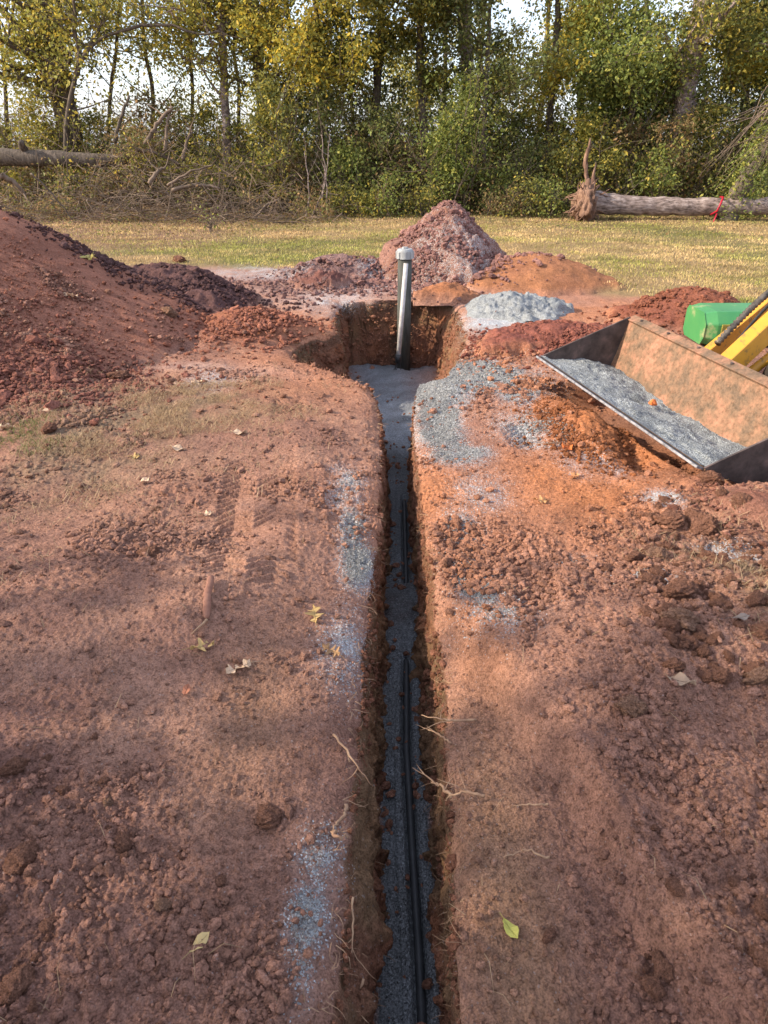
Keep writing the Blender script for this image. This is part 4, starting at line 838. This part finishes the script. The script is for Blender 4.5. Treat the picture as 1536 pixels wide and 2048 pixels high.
def grow(b, p, d, r, ln, lev, tips, spread=.7, upb=.15, k=5):
    n = 5; P = [p]; 
    for i in range(n):
        d = (d + Vector((rnd.gauss(0, .16), rnd.gauss(0, .16), rnd.gauss(upb * .3, .12)))).normalized(); P.append(P[-1] + d * ln / n)
    b.tube(P, [r * (1 - .6 * i / n) for i in range(n + 1)], max(k, 3), cap=False)
    if lev == 0: tips += P[2:]; return
    for i in range(2, n + 1):
        for _ in range(rnd.choice((1, 1, 2))):
            q = Vector((rnd.gauss(0, 1), rnd.gauss(0, 1), rnd.gauss(.1, .6))).normalized()
            grow(b, P[i], (d * .6 + q * spread).normalized(), r * .45, ln * rnd.uniform(.5, .75), lev - 1, tips, spread, upb, k - 1)
    if lev == 1: tips += P[3:]
def zg(x, y): return float(G(np.array([x]), np.array([y]))[0])
def tree(label, path, Y, wpx, pal, nleaf, lsize=.085, ivy=0, ivypal='green', spread_r=.45, limbs=9, bark='bark', extra=(), cat='tree', lmin=2.2, group=None, lv=1, topext=True):
    P = [aty(px, py, Y) for px, py in path]; x0 = P[0].x; P[0] = Vector((x0, Y, zg(x0, Y) - .1))
    if topext:
        d = (P[-1] - P[-2]).normalized(); P.append(P[-1] + d * 1.6 + Vector((0, .2, 0))); P.append(P[-1] + d * 1.8)
    t = empty('tree', (x0, Y, 0), label, cat, group)
    r0 = wpx / F * (Y * cp) / 2; C = curve(P, 26, r0 * .12); b = MB()
    b.tube(C, [r0 * (1.25 - .6 * i / 25 + (.35 if i == 0 else 0)) for i in range(26)], 10, wob=.07)
    tips = []
    for i in range(limbs):
        q = rnd.choice([c for c in C if c.z > lmin * rnd.uniform(.7, 1.2)] or C[-4:])
        dr = Vector((rnd.gauss(0, 1), rnd.gauss(-.2, .7), rnd.uniform(-.1, .9))).normalized()
        grow(b, q, dr, r0 * .33 + .006, rnd.uniform(.9, 1.7), lv, tips)
    pin(b.build('trunk', M[bark], t), t)
    for (pp, wp) in extra:
        b2 = MB(); Q = curve([aty(px, py, Y) for px, py in pp], 18, .02); r = wp / F * (Y * cp) / 2
        b2.tube(Q, [r * (1.1 - .6 * i / 17) for i in range(18)], 7, wob=.08)
        for i in range(7): grow(b2, rnd.choice(Q[4:]), Vector((rnd.gauss(0, 1), rnd.gauss(0, .5), rnd.gauss(.3, .8))).normalized(), r * .35, rnd.uniform(.5, 1.0), 1, tips, k=4)
        pin(b2.build('branch', M[bark], t), t)
    if nleaf and tips:
        nleaf = int(nleaf * (3.1 if path[0][0] > 540 else 2.3)); T = np.array([tuple(p) for p in tips]); idx = rs.randint(0, len(T), nleaf)
        pts = T[idx] + rs.randn(nleaf, 3) * np.array((spread_r, spread_r, spread_r * .9)) * (.25 + .75 * rs.rand(nleaf, 1)) * .7
        pts = pts[pts[:, 2] > .3]; leafcloud('crown', pts, lsize, pal, t)
    if ivy:
        CC = np.array([tuple(c) for c in C]); tt = rs.rand(ivy) * 24; i = tt.astype(int); f_ = (tt - i)[:, None]
        pts = CC[i] * (1 - f_) + CC[i + 1] * f_ + rs.randn(ivy, 3) * (r0 * .9 + .06); leafcloud('ivy', pts, lsize * .85, ivypal, t)
    return t
tree('ivy clad leaning tree at far left with a forked crown', [(150, 395), (140, 270), (112, 130), (86, 0)], 22, 40, 'olive', 4500, limbs=16, ivy=4200, ivypal='olive', extra=[([(120, 210), (80, 120), (30, 50), (-40, -30)], 22), ([(105, 110), (120, 40), (112, -40)], 16)])
tree('thin dark tree with a long branch arching to the right', [(130, 395), (133, 250), (150, 160), (170, 110), (185, 95)], 20.5, 9, 'olive', 1200, extra=[([(150, 160), (165, 115), (205, 75), (270, 52), (330, 50), (400, 68), (442, 62)], 7), ([(160, 130), (150, 60), (146, -20)], 9), ([(170, 110), (190, 70), (200, 55)], 7)], topext=False, limbs=5, lmin=1.2)
tree('straight grey tree with a crooked side branch, left of centre', [(455, 395), (452, 250), (447, 130), (443, 0)], 21.5, 15, 'olive', 2600, limbs=14, bark='greybark', extra=[([(447, 65), (410, 55), (370, 45), (340, 25)], 8), ([(450, 50), (470, 36), (500, 38), (525, 52)], 8)])
tree('dark tree leaning left beside the straight grey one', [(532, 395), (527, 235), (515, 110), (490, -10)], 21.8, 22, 'olive', 3500, limbs=14, ivy=1400)
tree('slender tree hung with yellow vines', [(640, 395), (640, 230), (634, 100), (632, -10)], 21, 11, 'yellow', 4200, ivy=1500, ivypal='yellow')
tree('thin bare tree between the arching branch and the grey trunk', [(300, 395), (306, 200), (290, 100), (284, -10)], 23, 7, 'olive', 1800, limbs=16, lv=2)
tree('thin tree standing close right of the grey trunk', [(470, 395), (478, 200), (468, 90), (476, -10)], 23.5, 6, 'green', 2600, lv=2)
tree('sparse thin tree right of the far left leaning tree', [(215, 395), (220, 200), (232, 100), (240, -10)], 23.2, 6, 'green', 2400, limbs=14, lv=2)
tree('sparse thin tree under the end of the arching branch', [(375, 395), (385, 200), (380, 100), (392, -10)], 22.6, 6, 'olive', 3000, limbs=14, lv=2)
tree('thin leaning tree at the far left edge', [(20, 395), (12, 200), (5, 100), (-10, -10)], 22.6, 7, 'olive', 3000, limbs=12, lv=2)
tree('yellowing tree in the middle with a pale upper trunk', [(938, 395), (940, 240), (932, 90), (928, -10)], 22, 24, 'olive', 6500, ivy=1400, bark='greybark')
tree('dark stemmed tree under the pale trunked one', [(965, 395), (968, 300), (970, 210), (975, 120)], 20.5, 9, 'dark', 2400, lmin=1.5)
tree('slim yellow leaved tree right of centre', [(1090, 395), (1100, 230), (1112, 100), (1116, -10)], 21.5, 12, 'yellow', 5200)
tree('bushy tree with mixed yellow and green leaves right of centre', [(1170, 395), (1160, 230), (1165, 120), (1180, -10)], 22.5, 13, 'olive', 5200)
tree('big grey tree leaning right near the right edge', [(1338, 395), (1356, 290), (1378, 150), (1412, -20)], 20.5, 36, 'green', 6000, bark='greybark', ivy=500, extra=[([(1395, 95), (1430, 90), (1480, 97), (1540, 80)], 9), ([(1400, 60), (1430, 20), (1440, -40)], 12)])
tree('yellow leaved tree at the far right edge', [(1500, 395), (1490, 230), (1500, 100), (1490, -10)], 22.5, 14, 'yellow', 6000)
tree('dark leaved tree right of the yellow vine tree', [(760, 395), (752, 230), (760, 100), (765, -10)], 22, 15, 'green', 6500, lmin=1.4)
tree('green tree left of the pale trunked yellowing tree', [(850, 395), (846, 230), (838, 100), (842, -10)], 21.2, 13, 'green', 6000, lmin=1.4)
tree('slim green tree between vine tree and grey trunks', [(580, 395), (575, 230), (583, 100), (572, -10)], 22.8, 9, 'olive', 3000)
tree('round green tree in front of the big grey leaning one', [(1262, 395), (1258, 290), (1265, 180), (1270, 90)], 20.4, 12, 'bright', 5500, lmin=1.2, limbs=16, topext=False, spread_r=.6)
for i in range(9):
    px = rnd.uniform(-150, 1700); j = rnd.uniform(-25, 25)
    tree('slender background tree deep in the woods', [(px, 392), (px + j, 200), (px + j * 1.6, -10)], rnd.uniform(25, 34), rnd.uniform(4, 9), rnd.choice(['olive', 'green', 'yellow']), 900 if px < 560 else 2600, lsize=.1, limbs=6, group='slender trees deep in the woods', spread_r=.6)
# ivy clad trunk leaning in from the right, with whip branches
t = tree('ivy covered leaning trunk behind the fallen log at right', [(1455, 420), (1490, 360), (1530, 300), (1600, 190)], 17.5, 34, 'bright', 300, ivy=5200, ivypal='bright', limbs=2, topext=False, lsize=.075)
for i in range(26):
    s0 = aty(rnd.uniform(1540, 1640), rnd.uniform(160, 300), 17.2); e0 = aty(rnd.uniform(1390, 1520), rnd.uniform(230, 385), 16.6 + rnd.uniform(-.4, .4))
    m0 = s0.lerp(e0, .5) + Vector((0, 0, rnd.uniform(.1, .35))); b = MB(); b.tube(curve([s0, m0, e0], 14, .01), [.014 * (1 - .8 * k / 13) for k in range(14)], 4, cap=False); pin(b.build('bare_twig', M['twig'], t), t)

# shrubs, each with its stems and foliage
def shrub(label, px, Y, top_z, wid, pal, n, group=None, z0=.0, lsize=.075):
    x = aty(px, 400, Y).x; zb = zg(x, Y); t = empty('shrub', (x, Y, zb), label, 'shrub', group); b = MB(); tips = []
    for i in range(7):
        d = Vector((rnd.gauss(0, .35), rnd.gauss(0, .3), 1)).normalized()
        grow(b, Vector((x + rnd.gauss(0, wid * .2), Y + rnd.gauss(0, .2), zb - .05)), d, rnd.uniform(.010, .022), top_z * rnd.uniform(.55, .9), 1, tips, .8, .2, 5)
    pin(b.build('stems', M['twig'] if rnd.random() < .4 else M['bark'], t), t)
    nc = max(5, int(n / 75)); cz = zb + z0 + (top_z - z0) * rs.rand(nc) ** .85; wz = wid * np.sqrt(np.clip(1.15 - (cz - zb) / top_z, .1, 1)); cx = x + rs.randn(nc) * wz * .45; cy = Y + rs.randn(nc) * wz * .35
    idx = rs.randint(0, nc, n); pts = np.stack([cx[idx], cy[idx], cz[idx]], 1) + rs.randn(n, 3) * np.array((.16, .17, .12)) * rs.uniform(.5, 1.6, (nc, 1))[idx]; T = np.array([tuple(p) for p in tips]); m = n // 4
    pts = np.concatenate([pts, T[rs.randint(0, len(T), m)] + rs.randn(m, 3) * .1]); pts = pts[pts[:, 2] > zb + .02]
    leafcloud('foliage', pts, lsize, pal, t); return t
k = 0
for px in range(-160, 1720, 47):
    right = px > 540; k += 1
    for lay, Y0 in ((0, 19.6), (1, 22.0)):
        pal = rnd.choice(['olive', 'green', 'olive', 'brown'] if not right else ['green', 'olive', 'green', 'dark', 'bright']); hz = rnd.uniform(1.3, 2.9) if not right else rnd.uniform(2.0, 4.8)
        if lay == 0: hz *= rnd.uniform(.3, .75); pal = rnd.choice(['brown', pal, pal, pal])
        n = int((2100 if not right else 2700) * hz / 2.2)
        lab = {'olive': 'olive green shrub in the tangled wood edge', 'green': 'mid green shrub in the tangled wood edge', 'brown': 'brown withering shrub in the tangled wood edge', 'dark': 'dark leaved shrub in the right wood edge', 'bright': 'bright green shrub in the right wood edge'}[pal]
        shrub(lab, px + rnd.uniform(-20, 20), Y0 + rnd.uniform(-.5, .7), hz, rnd.uniform(.8, 1.2), pal, n, group={'olive': 'olive shrubs at the wood edge', 'green': 'green shrubs at the wood edge', 'brown': 'brown shrubs at the wood edge', 'dark': 'dark shrubs at the wood edge', 'bright': 'bright shrubs at the wood edge'}[pal])
# low greens in front
for px, hz, pal, lab in [(775, .9, 'bright', 'low bright green weeds left of the tall clod pile top'), (840, .7, 'green', 'low green weeds behind the tall clod pile'), (1060, .9, 'green', 'low green bush left of the upturned roots'), (1100, .8, 'bright', 'low bright bush beside the upturned roots'), (1520, .9, 'bright', 'low bright green bush at the end of the fallen log'), (1000, .6, 'brown', 'low russet bush right of centre'), (690, .7, 'green', 'low green weeds right of the brush heap'), (740, .6, 'olive', 'low olive weeds behind the riser pipe cap')]:
    shrub(lab, px, 18.4, hz, .7, pal, 900, lsize=.06)
shrub('small leafy weed in front of the left fallen log', 140, 18.2, .9, .35, 'green', 260, lsize=.06); shrub('small sprig of bright leaves before the brush heap', 420, 15.6, .35, .12, 'bright', 60, lsize=.06)
# ragged brown underbrush twigs
b = MB()
for i in range(1500):
    px = rnd.uniform(-200, 1750); Y = rnd.uniform(19.2, 22.5); x = aty(px, 400, Y).x; z = zg(x, Y) + rnd.uniform(-.05, 1.3) * (1 if rnd.random() < .7 else 1.8); d = Vector((rnd.gauss(0, .8), rnd.gauss(0, .4), rnd.gauss(.3, .7))).normalized(); ln = rnd.uniform(.5, 1.6); P = [Vector((x, Y, z))]
    for k in range(4): d = (d + Vector((rnd.gauss(0, .25), rnd.gauss(0, .2), rnd.gauss(-.08, .25)))).normalized(); P.append(P[-1] + d * ln / 4)
    b.tube(P, [.009, .008, .006, .004, .002], 3, cap=False)
finish(b.build('underbrush', M['twig']), 'bare brown twig tangle filling the foot of the woods', 'underbrush', kind='stuff')
n = 42000; x = rs.uniform(-17, 17, n); y = rs.uniform(19, 24, n); z = G(x, y) + np.abs(rs.randn(n)) * .55; leafcloud('undergrowth', np.stack([x, y, z], 1)[rs.rand(n) < ss(-.25, .25, fbm(x, z, 1.3, 3, 950))], .075, 'brown', label='dense low russet and green undergrowth under the trees', cat='undergrowth', kind='stuff')
n = 22000; x = rs.uniform(-40, 40, n); y = rs.uniform(44, 50, n); z = np.abs(rs.randn(n)) * 1.1 + .1; leafcloud('distant_woods', np.stack([x, y, z], 1), .3, 'dark', label='far line of dark trees seen through the gaps', cat='woods', kind='stuff')

# ------------------------------------------------------------------ fallen logs
def log(label, P, rads, name='fallen_log', mat='greybark', k=18):
    C = curve(P, 40, .012); t = np.linspace(0, 1, 40); rr = np.interp(t, np.linspace(0, 1, len(rads)), rads); base = C[0].copy(); base.z = 0
    e = empty(name, base, label, 'log'); b = MB(); b.tube(C, [float(r) * rnd.uniform(.95, 1.06) for r in rr], k, wob=.04); pin(b.build('trunk', M[mat], e), e); return e, C
lx0 = aty(1185, 415, 17.6)
lg, C = log('pale barked fallen trunk with upturned roots lying at the right', [(lx0.x - .2, 17.6, .40), (lx0.x + 1.2, 17.6, .33), (lx0.x + 2.6, 17.5, .31), (lx0.x + 4.5, 17.3, .35), (lx0.x + 7.5, 17.0, .38)], [.26, .20, .195, .175, .165])
# root plate
b = MB(); cx_, cz_ = aty(1160, 415, 17.6).x, .38
for i in range(90):
    a = rnd.uniform(0, 6.28); ln = rnd.uniform(.35, .75); P = [Vector((lx0.x - .15, 17.6, .4))]; d = Vector((rnd.uniform(-.5, .2), math.cos(a) * .9, math.sin(a)))
    for k in range(5): d = (d + Vector((rnd.gauss(0, .55), rnd.gauss(0, .5), rnd.gauss(-.05, .5)))).normalized(); P.append(P[-1] + d * ln / 5)
    b.tube(P, [.05, .045, .032, .022, .012, .004], 5, wob=.25)
pin(b.build('roots', M['raw'], lg), lg)
V, Fc = IC3; V = V * (1 + .6 * fbm(V[:, 0] * 1.5, V[:, 1] + V[:, 2] * 2, 2.5, 5, 960, .7))[:, None] * np.array((.24, .5, .46)) + np.array((lx0.x - .2, 17.6, .38))
pin(mesh('root_plate', V, Fc, M['raw'], lg), lg)
b = MB(); s0 = Vector((lx0.x - .28, 17.6, .4))
b.tube(curve([s0, s0 + Vector((.05, 0, .5)), s0 + Vector((-.03, 0, .95)), s0 + Vector((.03, 0, 1.32))], 14, .01), [.13, .11, .08, .065, .05, .05, .045, .05, .04, .045, .04, .03, .03, .008], 7, wob=.4)
b.tube([s0 + Vector((.14, 0, 0)), s0 + Vector((.2, 0, .5)), s0 + Vector((.22, 0, .85))], [.09, .05, .005], 6, wob=.2)
pin(b.build('torn_shard', M['raw'], lg), lg)
rb = aty(1432, 412, 17.3); b = MB()
b.tube([(rb.x - .08, 17.3, .16), (rb.x - .04, 17.10, .25), (rb.x, 17.08, .42), (rb.x + .08, 17.2, .53), (rb.x + .1, 17.4, .53)], .024, 5); b.tube([(rb.x - .04, 17.08, .2), (rb.x - .12, 16.98, .05), (rb.x - .1, 16.98, -.0)], [.02, .02, .01], 4)
finish(b.build('ribbon', M['ribbon']), 'red marking ribbon tied round the fallen trunk', 'ribbon')
l2 = aty(-60, 312, 19.2); l3 = aty(265, 322, 19.6)
lg2, C2 = log('dark thick fallen trunk lying above the debris at far left', [l2 - Vector((1.5, 0, -.1)), l2, aty(100, 318, 19.3), l3], [.21, .21, .19, .12], mat='bark')
b = MB(); q = aty(50, 303, 19.3)
b.tube(curve([q, q + Vector((.05, -.2, .15)), q + Vector((.1, -.3, .22))], 6, .01), [.11, .1, .09, .08, .07, .05], 8, wob=.15); pin(b.build('broken_knot', M['bark'], lg2), lg2)

# ------------------------------------------------------------------ brush heap: individual cut branches plus the mass
b = MB()
for i in range(1400):
    px = rnd.choice((rnd.gauss(330, 130), rnd.gauss(470, 110), rnd.uniform(-60, 300))); Y = rnd.uniform(16.6, 19.2); x = aty(px, 400, Y).x; hh = .95 * math.exp(-((px - 360) / 260) ** 2) + .35
    z = zg(x, Y) + abs(rnd.gauss(0, .45)) * hh * (1.1 if Y > 17.6 else .5); d = Vector((rnd.gauss(0, 1), rnd.gauss(0, .5), rnd.gauss(.05, .4))).normalized(); ln = rnd.uniform(.3, 1.3); P = [Vector((x, Y, z))]
    for k in range(4): d = (d + Vector((rnd.gauss(0, .2), rnd.gauss(0, .2), rnd.gauss(-.05, .2)))).normalized(); P.append(P[-1] + d * ln / 4)
    r = rnd.choice((.006, .008, .011)); b.tube(P, [r, r * .9, r * .7, r * .5, r * .3], 3, cap=False)
finish(b.build('brush_heap', M['twig']), 'tangled heap of cut twigs before the left woods', 'brush', kind='stuff')
n = 16000; x = rs.uniform(-9.5, -1.2, n); y = rs.uniform(16.8, 19.2, n); z = G(x, y) + np.abs(rs.randn(n)) * .32 * (.4 + ss(-.2, .4, fbm(x, y, 1.2, 3, 955))); leafcloud('dead_leaves', np.stack([x, y, z], 1)[rs.rand(n) < ss(-.2, .3, fbm(x, z * 2, 1.6, 3, 956))], .06, 'brown', label='withered leaves caught in the brush heap at left', cat='dead leaves', kind='stuff')
for (x0, y0, x1, y1, w_, lab) in [(300, 368, 330, 336, 9, 'thick pale cut branch propped in the brush heap'), (335, 372, 425, 332, 5, 'long bent branch arching over the brush heap'), (510, 437, 560, 398, 5, 'pale bare branch slanting up at the right end of the brush heap'), (270, 300, 360, 328, 7, 'pale straight branch resting on top of the brush heap'),
        (230, 285, 260, 190, 8, 'short dark dead trunk standing left of the brush heap'), (290, 290, 345, 215, 9, 'twisted dead trunk bending right above the brush heap'), (330, 300, 338, 225, 7, 'upright dead stem in the twisted cluster'), (365, 320, 385, 260, 7, 'leaning dead stem right of the twisted cluster'), (345, 380, 440, 376, 8, 'brown branch lying flat in the brush heap'), (62, 348, 145, 440, 4, 'long thin dark stick slanting over the leaf litter'),
        (0, 350, 50, 390, 12, 'torn bark slab leaning at the left edge')]:
    Y = 17.4 if y0 > 330 else 19.0
    if lab.startswith('long thin dark'): Y = 14.2
    p0, p1 = aty(x0, y0, Y), aty(x1, y1, Y + .2); g0_ = zg(p0.x, p0.y)
    if p0.z < g0_ + .02: p0.z = g0_ + .03
    if p1.z < zg(p1.x, p1.y) + .02: p1.z = zg(p1.x, p1.y) + .03
    m0 = p0.lerp(p1, .5) + Vector((0, 0, .08)); r = w_ / F * (Y * cp) / 2; b = MB(); C = curve([p0, m0, p1], 14, .012); b.tube(C, [r * (1.1 - .5 * i / 13) for i in range(14)], 7, wob=.1)
    for i in range(3): grow(b, C[rnd.randrange(6, 13)], Vector((rnd.gauss(0, 1), rnd.gauss(0, .4), rnd.gauss(.5, .5))).normalized(), r * .4, rnd.uniform(.3, .6), 0, [], k=4)
    finish(b.build('cut_branch', M['twig'] if 'dark' not in lab else M['bark']), lab, 'branch')
for i, (px, top) in enumerate([(612, 300), (640, 268), (655, 268), (622, 340)]):
    p0, p1 = aty(px, 410, 18.2), aty(px + (-4, 3, 5, 30)[i], top, 18.3); p0.z = zg(p0.x, 18.2); b = MB(); C = curve([p0, p0.lerp(p1, .5) + Vector((rnd.gauss(0, .06), 0, 0)), p1], 12, .012); b.tube(C, [.022 - .013 * k / 11 for k in range(12)], 6)
    for j in range(3): grow(b, C[rnd.randrange(5, 11)], Vector((rnd.gauss(0, .7), rnd.gauss(0, .3), .8)).normalized(), .007, .6, 0, [], k=3)
    finish(b.build('sapling', M['greybark']), 'pale bare sapling right of the brush heap', 'sapling', 'pale saplings right of the brush heap')
# dead leaves littering the lawn edge
n = 14000; x = rs.uniform(-11, 9, n); y = 19 - np.abs(rs.randn(n)) * 2.6; k = rs.rand(n) < np.where(x < -1.5, 1, .35); x, y = x[k], y[k]
leafcloud('leaf_litter', np.stack([x, y, G(x, y) + .015 + .03*rs.rand(len(x))], 1), .045, 'brown', droop=0, label='dry brown leaf litter on the lawn before the woods', cat='leaf litter', kind='stuff')

# ------------------------------------------------------------------ shade trees standing left of the photographer (they throw the foreground shade)
for (tx, ty, hz, rx_, n, lab) in [(-9.5, -2.3, 5.6, 3.2, 11500, 'broad oak standing left of the trench outside the picture'), (-13.0, -5.6, 6.5, 3.8, 9500, 'second oak behind the photographer on the left')]:
    t = empty('oak_tree', (tx, ty, 0), lab, 'tree'); b = MB(); tips = []; C = curve([(tx, ty, -.1), (tx + .1, ty, 1.8), (tx, ty + .1, 3.2), (tx, ty, hz)], 14, .02); b.tube(C, [.3 - .017 * i for i in range(14)], 10, wob=.06)
    for i in range(12): grow(b, rnd.choice(C[6:]), Vector((rnd.gauss(0, 1), rnd.gauss(0, 1), rnd.uniform(.0, .6))).normalized(), .08, 2.2, 1, tips)
    pin(b.build('trunk', M['bark'], t), t)
    nc = 160; u = rs.randn(nc, 3); u /= np.linalg.norm(u, axis=1)[:, None]; cen = u * (rs.rand(nc, 1) ** .4) * np.array((rx_, rx_, 2.6)) + np.array((tx, ty, hz)); cen = cen[rs.randint(0, nc, n)]
    leafcloud('crown', cen + rs.randn(n, 3) * .45, .17, 'green', t)
